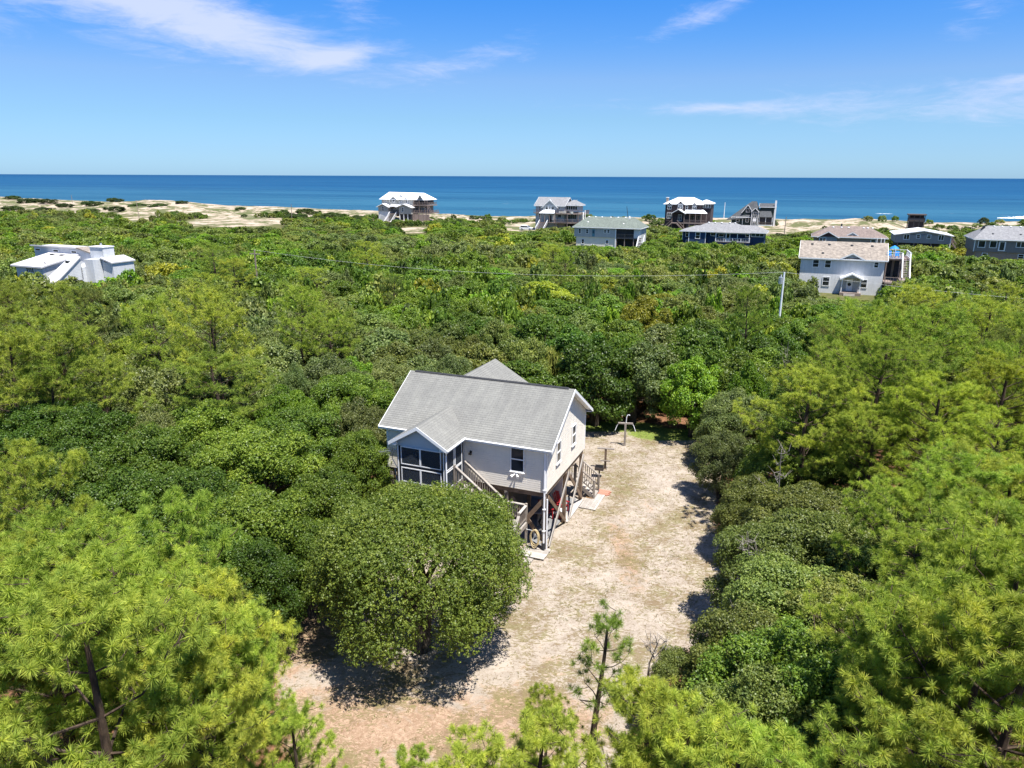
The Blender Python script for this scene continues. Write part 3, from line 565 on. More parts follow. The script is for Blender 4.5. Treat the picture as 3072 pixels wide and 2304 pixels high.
    # service pipes at the corner
    MB().tube([(-0.06, -0.085, 0.45), (-0.06, -0.085, ZW - 0.1)], 0.05, 10).obj('conduit', M['pvc'], h)
    MB().tube([(-0.06, -0.085, -0.1), (-0.06, -0.085, 0.5)], 0.075, 10).obj('conduit_sleeve', M['dark_trim'], h)
    MB().tube([(0.06, 0.04, 0.0), (0.06, 0.04, 2.9)], 0.04, 8).obj('conduit', M['pvc'], h)
    for z in (1.15, 2.35, 3.4): MB().box(-0.13, 0.02, -0.15, -0.03, z, z + 0.05).obj('pipe_clip', M['white'], h)
    # slab, enclosed store under the left half, white service cabinet
    MB().box(-LH + 0.2, -0.3, 0.3, WH - 0.2, -0.15, 0.06).obj('slab', M['concrete'], h)
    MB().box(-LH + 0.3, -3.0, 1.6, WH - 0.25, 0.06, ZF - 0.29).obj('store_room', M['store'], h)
    d = MB().box(-1.55, -0.85, 5.3, 5.75, 0.06, 1.85).obj('service_cabinet', M['white'], h)
    for x in (-2.8, -2.2, -1.8): MB().box(x, x + 0.42, 6.2, 6.24, 1.0, 2.5).obj('shade_panel', M['greyblue'], h)
    # house number on the stilt, dark figures one above the other
    def digit(segs, x, z, s):
        b = MB()
        for (p, q) in segs:
            b.bar((x + p[0] * s, -0.003, z + p[1] * s), (x + q[0] * s, -0.003, z + q[1] * s), 0.02, 0.028, (0, 1, 0))
        return b
    digit([((0, 1), (0.6, 1)), ((0.6, 1), (0.2, 0))], -2.25, 2.70, 0.17).obj('house_number', M['black'], h)
    digit([((0, 0.85), (0.3, 1)), ((0.3, 1), (0.6, 0.8)), ((0.6, 0.8), (0.0, 0)), ((0, 0), (0.6, 0))], -2.25, 2.40, 0.17).obj('house_number', M['black'], h)
    MB().box(-2.24, -2.18, -0.006, 0.009, 2.28, 2.34).obj('bolt', M['black'], h)
    MB().tube([(-1.05, -0.06, 1.1), (-0.95, -0.10, 1.1), (-0.5, -0.12, 1.1)], 0.012, 5).obj('pipe', M['pvc'], h)
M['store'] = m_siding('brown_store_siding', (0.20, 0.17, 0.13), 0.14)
build_house()

def build_porch():
    h = house
    x0, x1, yf = -7.26, -4.59, -2.02; zfl = 3.30; ze = 5.70; xr = (x0 + x1) / 2 - 0.06; ov = 0.30
    hw = (x1 - x0) / 2 + ov; zr = ze + hw * 0.6
    for sgn in (-1, 1):
        b = MB(); xe = xr + sgn * hw
        s = roof_slope(yf - 0.26, 1.95, xe, ze, xr, zr, 14, swap=True, th=0.09); s.obj('porch_roof', M['shingle'], h)
        y0 = yf - 0.292
        MB().prism([(xe, y0, ze - 0.17), (xe, y0, ze + 0.008), (xr, y0, zr + 0.004), (xr, y0, zr - 0.18)], (0, 0.03, 0)).obj('rake_board', M['white'], h)
        MB().box(min(xe, xe + sgn * 0.03), max(xe, xe + sgn * 0.03), yf - 0.26, -0.28, ze - 0.16, ze - 0.012).obj('fascia', M['white'], h)
        MB().prism([(xe - sgn * 0.01, yf - 0.255, ze - 0.145), (xr + sgn * ((x1 - x0) / 2 - 0.1), yf - 0.255, ze - 0.145), (xr + sgn * ((x1 - x0) / 2 - 0.1), yf - 0.255, ze + 0.06)], (0, 0.2, 0)).obj('eave_return', M['white'], h)
    MB().tube([(xr + hw + 0.05, yf - 0.3, ze - 0.05), (xr + hw + 0.05, -0.26, ze - 0.05)], 0.045, 8).obj('gutter', M['white'], h)
    MB().tube([(xr + hw - 0.02, yf - 0.2, ze - 0.08), (x1 + 0.09, yf - 0.06, ze - 0.35), (x1 + 0.09, yf - 0.06, 3.2), (x1 + 0.09, yf - 0.06, 0.3)], 0.038, 8).obj('downspout', M['pvc'], h)
    MB().prism([(x0 + 0.01, yf, 5.47), (x1 - 0.01, yf, 5.47), (x1 - 0.01, yf, ze + 0.07), (xr, yf, zr - 0.13), (x0 + 0.01, yf, ze + 0.07)], (0, 0.06, 0)).obj('porch_gable', M['greyblue'], h)
    # floor and its frame
    MB().box(x0, x1, yf + 0.0, -0.03, zfl - 0.06, zfl).obj('porch_floor', M['wood'], h)
    MB().box(x0 - 0.02, x1 + 0.02, yf - 0.03, yf + 0.03, zfl - 0.30, zfl - 0.062).obj('porch_rim', M['wood'], h)
    MB().box(x0 - 0.02, x1 + 0.02, yf - 0.045, yf - 0.032, zfl + 0.03, zfl + 0.22).obj('skirt_board', M['wood'], h)
    MB().box(x1 - 0.03, x1 + 0.03, yf + 0.03, -0.04, zfl - 0.30, zfl - 0.062).obj('porch_rim', M['wood'], h)
    MB().box(x0 - 0.03, x0 + 0.03, yf + 0.03, -0.04, zfl - 0.30, zfl - 0.062).obj('porch_rim', M['wood'], h)
    for px in (x0 + 0.04, x1 - 0.06):
        MB().box(px - 0.09, px + 0.09, yf + 0.04, yf + 0.22, -0.2, zfl - 0.30).obj('stilt', M['wood'], h)
        MB().box(px - 0.07, px + 0.07, yf - 0.02, yf + 0.12, zfl, 5.47).obj('porch_post', M['dark_trim'], h)
    MB().box(x1 - 0.08, x1 + 0.02, -0.14, -0.035, zfl, 5.55).obj('porch_post', M['dark_trim'], h)
    MB().box(x0 - 0.02, x0 + 0.08, -0.14, -0.035, zfl, 5.55).obj('porch_post', M['dark_trim'], h)
    MB().box(x1 - 0.05, x1 + 0.015, yf + 0.122, -0.142, 5.44, 5.60).obj('header', M['white'], h); MB().box(x0 - 0.015, x0 + 0.05, yf + 0.122, -0.142, 5.44, 5.60).obj('header', M['white'], h)
    # white screen frames: front, two bays, upper and lower
    def frame(px0, px1, z0, z1, t=0.045, y=yf - 0.03, name='screen_frame'):
        b = MB(); b.box(px0, px0 + t, y - 0.02, y + 0.02, z0, z1).box(px1 - t, px1, y - 0.02, y + 0.02, z0, z1)
        b.box(px0 + t, px1 - t, y - 0.02, y + 0.02, z0, z0 + t).box(px0 + t, px1 - t, y - 0.02, y + 0.02, z1 - t, z1)
        f = b.obj(name, M['white'], h); MB().box(px0 + t, px1 - t, y - 0.004, y + 0.004, z0 + t, z1 - t).obj('screen', M['screen'], f)
    xm = (x0 + x1) / 2 - 0.03
    frame(x0 + 0.20, xm - 0.001, 4.50, 5.465); frame(xm + 0.001, x1 - 0.20, 4.50, 5.465)
    frame(x0 + 0.20, xm - 0.001, 3.56, 4.34); frame(xm + 0.001, x1 - 0.20, 3.56, 4.34)
    MB().box(x0 + 0.13, x1 - 0.13, yf - 0.025, yf + 0.05, 4.345, 4.495).obj('rail', M['dark_trim'], h)
    for px in (x0 + 0.015, x1 - 0.08): MB().box(px, px + 0.055, yf - 0.055, yf - 0.021, 3.3, 5.465).obj('corner_trim', M['white'], h)
    # right side: screened bay and door
    def sframe(py0, py1, z0, z1, t=0.045, x=x1 + 0.03, name='screen_frame'):
        b = MB(); b.box(x - 0.02, x + 0.02, py0, py0 + t, z0, z1).box(x - 0.02, x + 0.02, py1 - t, py1, z0, z1)
        b.box(x - 0.02, x + 0.02, py0 + t, py1 - t, z0, z0 + t).box(x - 0.02, x + 0.02, py0 + t, py1 - t, z1 - t, z1)
        f = b.obj(name, M['white'], h); MB().box(x - 0.004, x + 0.004, py0 + t, py1 - t, z0 + t, z1 - t).obj('screen', M['screen'], f); return f
    sframe(yf + 0.06, -1.12, 4.42, 5.43); sframe(yf + 0.06, -1.12, 3.42, 4.36)
    d = sframe(-1.02, -0.20, 3.34, 5.40, 0.06, name='screen_door'); MB().box(x1 + 0.012, x1 + 0.048, -0.96, -0.26, 4.22, 4.34).obj('door_rail', M['white'], d)
    MB().tube([(x1 + 0.06, -0.92, 4.4), (x1 + 0.10, -0.92, 4.4)], 0.02, 6).obj('handle', M['alu'], d)
    sframe(yf + 0.06, -0.20, 3.42, 5.43, x=x0 - 0.03)
    # balusters behind the lower screens, furniture inside
    for i in range(24):
        px = x0 + 0.22 + i * (x1 - x0 - 0.44) / 23
        MB().box(px - 0.018, px + 0.018, yf + 0.06, yf + 0.096, 3.40, 4.30).obj('baluster', M['wood'], h)
    # side stair brace
    MB().box(-8.02, -7.88, -0.95, -0.81, -0.2, 3.5).obj('stilt', M['wood'], h)
    MB().bar((-8.1, -1.0, 3.62), (-7.30, -1.95, 2.75), 0.05, 0.24).obj('brace', M['wood'], h)
    c = thing('rocking_chair', 'dark rocking chair inside the screened porch', 'chair', (0, 0, 0)); c.parent = None
    c.matrix_world = house.matrix_basis @ Matrix.Translation((-5.25, -0.75, zfl + 0.003)) @ Matrix.Rotation(R(200), 4, 'Z')
    MB().box(-0.28, 0.28, -0.26, 0.26, 0.40, 0.45).obj('seat', M['dark_trim'], c)
    for i in range(5): MB().bar((-0.24 + i * 0.12, 0.25, 0.45), (-0.24 + i * 0.12, 0.42, 1.15), 0.05, 0.02).obj('backrest', M['dark_trim'], c)
    for sx in (-0.27, 0.27):
        MB().bar((sx, -0.22, 0.05), (sx, -0.22, 0.66), 0.04, 0.04).obj('leg', M['dark_trim'], c); MB().bar((sx, 0.22, 0.05), (sx, 0.22, 0.5), 0.04, 0.04).obj('leg', M['dark_trim'], c)
        MB().bar((sx, -0.30, 0.66), (sx, 0.3, 0.66), 0.07, 0.03).obj('armrest', M['dark_trim'], c); MB().tube([(sx, -0.45, 0.08), (sx, 0, 0.02), (sx, 0.5, 0.1)], 0.025, 6).obj('rocker', M['dark_trim'], c)
build_porch()
def to_world(p): return house.matrix_basis @ Vector(p)
house.rotation_euler = (0, 0, YAW); house.location = HO
HM = Matrix.Translation(HO) @ Matrix.Rotation(YAW, 4, 'Z')

def build_stairs():
    # front flight: from the porch door down to a landing, then a second flight towards the yard
    st = link('staircase', None, house) if False else None
    root = bpy.data.objects.new('staircase', None); COL.objects.link(root); root.parent = house
    zt, zl = 3.30, 1.48; xa, xb = -4.50, -2.12; y0, y1 = -1.16, -0.20; n = 9
    for yy in (y0, y1): MB().bar((xa, yy, zt - 0.16), (xb, yy, zl - 0.10), 0.045, 0.28).obj('stringer', M['wood'], root)
    for i in range(1, n):
        x = xa + (xb - xa) * i / n; z = zt + (zl - zt) * i / n
        MB().box(x - 0.15, x + 0.13, y0 + 0.025, y1 - 0.025, z - 0.04, z).obj('tread', M['wood_pale'], root)
    def rail(p, q, nb, drop=0.78, bal=0.032, cap=True):
        p = Vector(p); q = Vector(q)
        MB().bar(p, q, 0.14, 0.04).obj('handrail', M['wood_pale'], root); 
        MB().bar(p - Vector((0, 0, 0.075)), q - Vector((0, 0, 0.075)), 0.035, 0.09).obj('rail', M['wood'], root)
        MB().bar(p - Vector((0, 0, drop)), q - Vector((0, 0, drop)), 0.035, 0.09).obj('rail', M['wood'], root)
        for i in range(nb):
            t = (i + 0.5) / nb; c = p.lerp(q, t)
            MB().box(c.x - bal / 2, c.x + bal / 2, c.y - bal / 2 - 0.035, c.y + bal / 2 - 0.035, c.z - drop - 0.06, c.z - 0.03).obj('baluster', M['wood'], root)
    def post(x, y, z0, z1, s=0.10): MB().box(x - s / 2, x + s / 2, y - s / 2, y + s / 2, z0, z1).obj('newel_post', M['wood'], root)
    rail((-4.42, -1.22, 4.44), (-1.98, -1.22, 2.58), 19); rail((-4.42, -0.14, 4.34), (-2.28, -0.14, 2.62), 16)
    post(-4.47, -1.22, 2.9, 4.52); post(-1.92, -1.22, -0.1, 2.62)
    # landing
    for i in range(9):
        yy = -1.22 + i * 0.137; MB().box(-2.13, -1.02, yy, yy + 0.128, zl - 0.05, zl).obj('landing_board', M['wood_pale'], root)
    MB().box(-2.13, -1.02, -1.25, -1.225, zl - 0.24, zl - 0.052).obj('landing_rim', M['wood'], root); MB().box(-1.018, -0.98, -1.25, 0.02, zl - 0.24, zl - 0.01).obj('landing_rim', M['wood'], root)
    rail((-2.07, -0.02, 2.42), (-1.10, -0.02, 2.42), 8, 0.72); post(-1.04, -0.02, -0.1, 2.50)
    rail((-1.04, -0.08, 2.40), (-1.04, -1.05, 2.40), 8, 0.72); post(-1.04, -1.12, -0.1, 2.48)
    # second flight, towards the yard
    ya, yb = -1.25, -3.0
    for xx in (-1.04, -1.94): MB().bar((xx, ya, zl - 0.16), (xx, yb, 0.0), 0.045, 0.28).obj('stringer', M['wood'], root)
    for i in range(1, 8):
        y = ya + (yb - ya) * i / 8; z = zl - zl * i / 8; MB().box(-1.92, -1.06, y - 0.14, y + 0.12, z - 0.04, z).obj('tread', M['wood_pale'], root)
    rail((-0.99, -1.2, 2.34), (-0.99, -2.9, 0.95), 12); rail((-1.99, -1.3, 2.28), (-1.99, -2.9, 0.95), 12)
    post(-0.99, -2.95, -0.1, 1.05); post(-1.99, -2.95, -0.1, 1.05)
    # rear flight, just showing past the back corner
    root2 = bpy.data.objects.new('rear_stair', None); COL.objects.link(root2); root2.parent = house; root = root2
    def rail2(p, q, nb, drop=0.66):
        p = Vector(p); q = Vector(q); MB().bar(p, q, 0.12, 0.045).obj('handrail', M['wood'], root2); MB().bar(p - Vector((0, 0, drop)), q - Vector((0, 0, drop)), 0.04, 0.09).obj('rail', M['wood'], root2)
        for i in range(nb):
            c = p.lerp(q, (i + 0.5) / nb); MB().box(c.x - 0.018, c.x + 0.018, c.y - 0.018, c.y + 0.018, c.z - drop, c.z).obj('baluster', M['wood'], root2)
    for yy in (6.95, 7.95):
        rail2((-0.55, yy, 2.02), (0.62, yy, 1.16), 9); MB().box(0.58, 0.68, yy - 0.05, yy + 0.05, -0.05, 1.22).obj('newel_post', M['wood'], root2); MB().box(-0.62, -0.52, yy - 0.05, yy + 0.05, -0.05, 2.1).obj('newel_post', M['wood'], root2)
        MB().bar((-0.55, yy, 0.95), (0.62, yy, 0.06), 0.05, 0.2).obj('stringer', M['wood'], root2)
    for i in range(6):
        MB().box(-0.55 + i * 0.2, -0.33 + i * 0.2, 6.98, 7.92, 0.98 - i * 0.165 - 0.04, 0.98 - i * 0.165).obj('tread', M['wood_pale'], root2)
    MB().box(-2.4, -0.63, 6.9, 8.0, 0.95, 1.02).obj('landing', M['wood'], root2)
    for i in range(14): MB().box(-2.35 + i * 0.13, -2.31 + i * 0.13, 6.93, 6.97, 1.02, 1.95).obj('baluster', M['wood'], root2)
    MB().box(-2.4, -0.63, 6.91, 6.99, 1.951, 2.0).obj('rail', M['wood'], root2)
build_stairs()

def local_thing(name, label, cat, p, rz=0.0, group=None):
    q = HM @ Vector(p); return thing(name, label, cat, q, YAW + rz, group)
def boards(name, label, cat, p, nx, along, w, gap, length, mt, z=0.05, part='plank'):
    t = local_thing(name, label, cat, p)
    for i in range(nx):
        a0 = i * (w + gap); jz = random.uniform(-0.006, 0.006); dl = random.uniform(-0.02, 0.02)
        b = MB()
        if along == 'x': b.box(-0.0 + dl, length + dl, a0, a0 + w, z - 0.035 + jz, z + jz)
        else: b.box(a0, a0 + w, dl, length + dl, z - 0.035 + jz, z + jz)
        b.obj(part, mt, t)
    # bearers
    b = MB()
    tot = nx * (w + gap) - gap
    for q in (0.12, 0.5, 0.88):
        if along == 'x': b.box(length * q - 0.04, length * q + 0.04, 0.01, tot - 0.01, -0.12, z - 0.045)
        else: b.box(0.01, tot - 0.01, length * q - 0.04, length * q + 0.04, -0.12, z - 0.045)
    b.obj('bearer', M['wood'], t)
    return t
boards('step_deck', 'pale plank platform at the foot of the white corner pipe', 'deck', (-1.10, -0.96, 0.0), 8, 'x', 0.132, 0.008, 1.38, M['wood_pale'], 0.10)
boards('loose_boards', 'two short boards lying beside the plank platform at the house corner', 'boards', (-0.66, -1.56, 0.0), 3, 'y', 0.13, 0.008, 0.56, M['wood_pale'], 0.045)
boards('side_deck', 'grey plank deck on the sand at the back right corner of the stilt house', 'deck', (0.14, 5.50, 0.0), 7, 'y', 0.135, 0.008, 2.18, M['wood_pale'], 0.055)
boards('walkway', 'narrow board walkway along the right side under the stilt house', 'walkway', (-0.48, 3.45, 0.0), 4, 'y', 0.14, 0.008, 3.2, M['wood_pale'], 0.05)
t = local_thing('doormat', 'brown doormat on the grey plank deck', 'doormat', (0.36, 7.23, 0.066)); MB().box(-0.20, 0.22, -0.38, 0.38, -0.006, 0.012).obj('mat_pad', M['mat'], t)
t = local_thing('brick_pad', 'red brick paving at the far end of the grey plank deck', 'paving', (0.22, 7.73, 0.0))
bm_ = MB().box(0, 0.20, 0, 0.095, -0.06, 0.035).mesh('brick', M['brick'])
for i in range(5):
    for j in range(7):
        o = link('brick', bm_, t); o.location = (i * 0.208 + (0.104 if j % 2 else 0) + random.uniform(-0.004, 0.004), j * 0.103, random.uniform(-0.008, 0.008)); o.rotation_euler = (0, 0, random.uniform(-0.02, 0.02))

# hose coil hung on the front brace
def hose():
    t = local_thing('garden_hose', 'coiled tan garden hose hanging on the front brace beside the white corner pipe', 'hose', (-0.52, -0.07, 0.0))
    pts = []
    for i in range(8 * 22):
        a = 2 * math.pi * i / 22; k = i / 22; rx = 0.22 + 0.02 * math.sin(k * 2.3); rz = 0.40 + 0.035 * math.cos(k * 1.7)
        pts.append((rx * math.sin(a) + 0.02 * math.sin(k * 5), -0.03 - 0.012 * k + 0.02 * math.sin(a * 0.5), 0.76 - rz * -math.cos(a) - 0.02 * k * (1 if math.cos(a) < 0 else 0)))
    b = MB().tube(pts, 0.017, 5); b.obj('coil', M['hose'], t)
    tail = [(0.1, -0.12, 0.36), (0.25, -0.15, 0.45), (0.42, -0.14, 0.62)]
    MB().tube(tail, 0.018, 6).obj('nozzle', M['hose'], t)
    MB().tube([(-0.2, -0.1, 0.42), (-0.5, -0.16, 0.25), (-0.62, -0.2, 0.14)], 0.017, 5).obj('tail', M['hose'], t)
hose()
def antenna():
    t = bpy.data.objects.new('antenna', None); COL.objects.link(t); t.parent = house
    MB().tube([(-7.32, -2.0, 4.2), (-7.75, -1.75, 4.55), (-7.75, -1.75, 5.12)], 0.02, 6).obj('mast', M['alu'], t)
    MB().tube([(-8.65, -1.55, 4.70), (-7.45, -1.8, 5.12)], 0.018, 6).obj('boom', M['alu'], t)
    for i in range(9):
        k = i / 8; c = Vector((-8.62, -1.556, 4.71)).lerp(Vector((-7.6, -1.77, 5.07)), k); l = 0.16 + 0.14 * k
        MB().tube([c + Vector((-0.1 * l, -0.7 * l, 0.75 * l)), c + Vector((0.1 * l, 0.7 * l, -0.75 * l))], 0.010, 5).obj('element', M['alu'], t)
antenna()
# under the house
def table(p, rz, label):
    t = local_thing('picnic_table', label, 'table', p, rz)
    for i in range(5): MB().box(-0.85, 0.85, -0.38 + i * 0.155, -0.24 + i * 0.155, 0.72, 0.755).obj('tabletop', M['wood'], t)
    for sx in (-0.6, 0.6):
        for sy in (-1, 1): MB().bar((sx, sy * 0.15, 0.72), (sx, sy * 0.42, 0.0), 0.08, 0.05).obj('leg', M['wood'], t)
        MB().box(sx - 0.03, sx + 0.03, -0.35, 0.35, 0.66, 0.718).obj('crossbeam', M['wood'], t)
table((-1.9, 2.6, 0.06), 0.2, 'grey wooden table in the shade under the stilt house')
def chair(p, rz, label, mt):
    t = local_thing('garden_chair', label, 'chair', p, rz)
    MB().box(-0.25, 0.25, -0.25, 0.22, 0.38, 0.42).obj('seat', mt, t)
    for i in range(5): MB().bar((-0.2 + i * 0.1, 0.22, 0.40), (-0.24 + i * 0.12, 0.46, 1.05 + 0.06 * (2 - abs(i - 2))), 0.085, 0.02).obj('back_slat', mt, t)
    for sx in (-0.28, 0.28):
        MB().box(sx - 0.03, sx + 0.03, -0.28, -0.22, 0.0, 0.58).obj('leg', mt, t); MB().box(sx - 0.03, sx + 0.03, 0.2, 0.26, 0.0, 0.58).obj('leg', mt, t); MB().box(sx - 0.06, sx + 0.06, -0.32, 0.30, 0.581, 0.61).obj('armrest', mt, t)
chair((-0.62, 4.55, 0.06), 1.2, 'red garden chair behind the right hand braces under the stilt house', M['red'])
chair((-1.15, 3.5, 0.06), 2.3, 'dark red garden chair beside the wooden table under the stilt house', M['red'])
t = local_thing('bucket', 'white plastic bucket on the slab behind the front brace', 'bucket', (-0.95, 1.15, 0.06)); MB().tube([(0, 0, 0), (0, 0, 0.36)], [0.13, 0.155], 12).obj('pail', M['white'], t); MB().tube([(-0.15, 0, 0.33), (-0.1, 0, 0.46), (0.1, 0, 0.46), (0.15, 0, 0.33)], 0.008, 5).obj('handle', M['alu'], t)
t = local_thing('cooler', 'white cooler box on the floor by the right hand stilts', 'cooler', (-0.45, 3.9, 0.06)); MB().box(-0.2, 0.2, -0.3, 0.3, 0, 0.34).obj('tub', M['red'], t); MB().box(-0.21, 0.21, -0.31, 0.31, 0.342, 0.40).obj('lid', M['white'], t)
t = local_thing('charcoal_kettle', 'black kettle barbecue on legs in the shade behind the front brace', 'barbecue', (-0.62, 1.5, 0.06))
MB().tube([(0, 0, 0.5), (0, 0, 0.62), (0, 0, 0.78), (0, 0, 0.92), (0, 0, 0.98)], [0.12, 0.25, 0.29, 0.2, 0.05], 14).obj('bowl', M['black'], t)
for a in (0, 2.1, 4.2): MB().bar((0.15 * math.cos(a), 0.15 * math.sin(a), 0.55), (0.28 * math.cos(a), 0.28 * math.sin(a), 0), 0.03, 0.03).obj('leg', M['black'], t)

# ------------------------------------------------------------------ yard furniture
def yard():
    t = thing('clothesline_post', 'taller wooden T post with curved white pipe on top near the grass edge', 'post', (8.08, 48.21, 0), R(-8))
    MB().box(-0.07, 0.07, -0.07, 0.07, -0.2, 1.62).obj('post', M['wood'], t); MB().box(-0.52, 0.52, -0.06, 0.06, 1.622, 1.72).obj('crossbar', M['wood'], t)
    for sx in (-1, 1): MB().tube([(sx * 0.50, 0, 1.63), (sx * 0.6, 0.0, 1.45), (sx * 0.72, -0.05, 1.12)], 0.022, 6).obj('hanging_arm', M['pvc'], t)
    MB().tube([(0.03, 0, 1.70), (0.05, 0, 2.1), (0.10, 0, 2.28), (0.22, 0, 2.32), (0.26, 0, 2.26)], 0.03, 8).obj('pipe', M['pvc'], t)
    t = thing('clothesline_post', 'shorter wooden T post with a small lower shelf beside the grill', 'post', (6.16, 43.95, 0), R(-10))
    MB().box(-0.07, 0.07, -0.07, 0.07, -0.2, 1.38).obj('post', M['wood_brown'], t); MB().box(-0.55, 0.55, -0.09, 0.09, 1.382, 1.44).obj('crossbar', M['wood'], t); MB().box(-0.32, 0.32, -0.20, -0.072, 0.58, 0.63).obj('shelf', M['wood'], t)
    t = thing('park_grill', 'charcoal grill box on a single iron pedestal in the sand', 'grill', (5.61, 42.58, 0), R(-15))
    MB().tube([(0, 0, -0.1), (0, 0, 0.5)], 0.045, 8).obj('pedestal', M['black'], t)
    b = MB().box(-0.28, 0.28, -0.2, 0.2, 0.50, 0.53).box(-0.28, -0.25, -0.2, 0.2, 0.531, 0.76).box(0.25, 0.28, -0.2, 0.2, 0.531, 0.76).box(-0.249, 0.249, 0.17, 0.2, 0.531, 0.76).box(-0.249, 0.249, -0.2, -0.17, 0.531, 0.68); b.obj('firebox', M['rust'], t)
    g = MB()
    for i in range(9): g.box(-0.245, 0.245, -0.16 + i * 0.04, -0.145 + i * 0.04, 0.70, 0.71)
    g.obj('grate', M['black'], t)
M['rust'] = m_plain('rusty_iron', (0.075, 0.058, 0.05), 0.8, 0.35, 9)
yard()

# ------------------------------------------------------------------ far houses
def mk_roof_mesh(slopes, mt, th=0.14):
    # slopes: list of planar polygons (eave first two points), each thickened downwards; UV in metres
    b = MB()
    for P in slopes:
        P = [Vector(p) for p in P]; e = (P[1] - P[0]).normalized(); n = e.cross(P[2] - P[0]).normalized()
        if n.z < 0: n = -n
        upv = n.cross(e)
        uv = [((p - P[0]).dot(e), (p - P[0]).dot(upv)) for p in P]
        b.face(P, uv); Q = [p - Vector((0, 0, th)) for p in P]; b.face(Q[::-1])
        for i in range(len(P)):
            j = (i + 1) % len(P); b.face([P[i], Q[i], Q[j], P[j]])
    return b
class House:
    def __init__(s, label, org, z=0.0, rot=YAW):
        s.t = thing('house', label, 'house', (org[0], org[1], z), rot); s.n = 0
    def box(s, name, x0, x1, y0, y1, z0, z1, mt): return MB().box(x0, x1, y0, y1, z0, z1).obj(name, mt, s.t)
    def gable(s, x0, x1, y0, y1, ze, zr, mt, axis='x', name='roof', ov=0.4, wall=None, trim='white', th=0.16):
        if axis == 'x':
            ym = (y0 + y1) / 2; k = (zr - ze) / ((y1 - y0) / 2); a0, a1, b0, b1 = x0 - ov, x1 + ov, y0 - ov, y1 + ov; zl = ze - ov * k
            P = [[(a0, b0, zl), (a1, b0, zl), (a1, ym, zr), (a0, ym, zr)], [(a1, b1, zl), (a0, b1, zl), (a0, ym, zr + 0.002), (a1, ym, zr + 0.002)]]
            if wall is not None: MB().prism([(x0, y0 + 0.02, ze - 0.02), (x0, y1 - 0.02, ze - 0.02), (x0, ym, zr - th - 0.05)], (x1 - x0, 0, 0)).obj('gable_wall', wall, s.t)
            tr = [((a0, b0 - 0.015, zl), (a1, b0 - 0.015, zl)), ((a1 + 0.015, b0, zl), (a1 + 0.015, ym, zr)), ((a1 + 0.015, b1, zl), (a1 + 0.015, ym, zr)), ((a0 - 0.015, b0, zl), (a0 - 0.015, ym, zr))]
        else:
            xm = (x0 + x1) / 2; k = (zr - ze) / ((x1 - x0) / 2); a0, a1, b0, b1 = x0 - ov, x1 + ov, y0 - ov, y1 + ov; zl = ze - ov * k
            P = [[(a0, b1, zl), (a0, b0, zl), (xm, b0, zr), (xm, b1, zr)], [(a1, b0, zl), (a1, b1, zl), (xm, b1, zr + 0.002), (xm, b0, zr + 0.002)]]
            if wall is not None: MB().prism([(x0 + 0.02, y0, ze - 0.02), (x1 - 0.02, y0, ze - 0.02), (xm, y0, zr - th - 0.05)], (0, y1 - y0, 0)).obj('gable_wall', wall, s.t)
            tr = [((a0, b0 - 0.015, zl), (xm, b0 - 0.015, zr)), ((a1, b0 - 0.015, zl), (xm, b0 - 0.015, zr)), ((a1 + 0.015, b0, zl), (a1 + 0.015, b1, zl))]
        r = mk_roof_mesh(P, mt, th).obj(name, mt, s.t)
        b = MB()
        for p, q in tr: b.bar(Vector(p) - Vector((0, 0, 0.10)), Vector(q) - Vector((0, 0, 0.10)), 0.05, 0.20)
        b.obj('eave_trim', M[trim], s.t); return r
    def hip(s, x0, x1, y0, y1, ze, zr, mt, ov=0.5, inset=None, name='roof', trim='white', th=0.16):
        x0 -= ov; x1 += ov; y0 -= ov; y1 += ov; ym = (y0 + y1) / 2; i = (y1 - y0) / 2 if inset is None else inset; a, c = x0 + i, x1 - i
        P = [[(x0, y0, ze), (x1, y0, ze), (c, ym, zr), (a, ym, zr)], [(x1, y1, ze), (x0, y1, ze), (a, ym, zr), (c, ym, zr)], [(x0, y1, ze), (x0, y0, ze), (a, ym, zr)], [(x1, y0, ze), (x1, y1, ze), (c, ym, zr)]]
        r = mk_roof_mesh(P, mt, th).obj(name, mt, s.t)
        b = MB(); b.box(x0, x1, y0 - 0.03, y0 - 0.002, ze - 0.20, ze - 0.01); b.box(x1 + 0.002, x1 + 0.03, y0, y1, ze - 0.20, ze - 0.01); b.box(x0 - 0.03, x0 - 0.002, y0, y1, ze - 0.20, ze - 0.01)
        b.obj('fascia', M[trim], s.t); return r
    def win(s, x0, x1, z0, z1, y, fr='white', gl='glass', t=0.12, mun=1, name='window', cross=True):
        b = MB(); d = 0.07
        b.box(x0 - t, x0, y - d, y, z0 - t, z1 + t).box(x1, x1 + t, y - d, y, z0 - t, z1 + t).box(x0, x1, y - d, y, z1, z1 + t).box(x0, x1, y - d, y, z0 - t, z0)
        if cross: zm = (z0 + z1) / 2; b.box(x0, x1, y - d + 0.01, y, zm - 0.03, zm + 0.03)
        for k in range(1, mun): xx = x0 + (x1 - x0) * k / mun; b.box(xx - 0.05, xx + 0.05, y - d + 0.004, y, z0, z1)
        w = b.obj(name, M[fr], s.t); MB().box(x0, x1, y - 0.03, y - 0.004, z0, z1).obj('pane', M[gl], w); return w
    def winx(s, y0, y1, z0, z1, x, fr='white', gl='glass', t=0.12, name='window'):
        b = MB(); d = 0.07
        b.box(x, x + d, y0 - t, y0, z0 - t, z1 + t).box(x, x + d, y1, y1 + t, z0 - t, z1 + t).box(x, x + d, y0, y1, z1, z1 + t).box(x, x + d, y0, y1, z0 - t, z0)
        w = b.obj(name, M[fr], s.t); MB().box(x + 0.004, x + 0.03, y0, y1, z0, z1).obj('pane', M[gl], w); return w
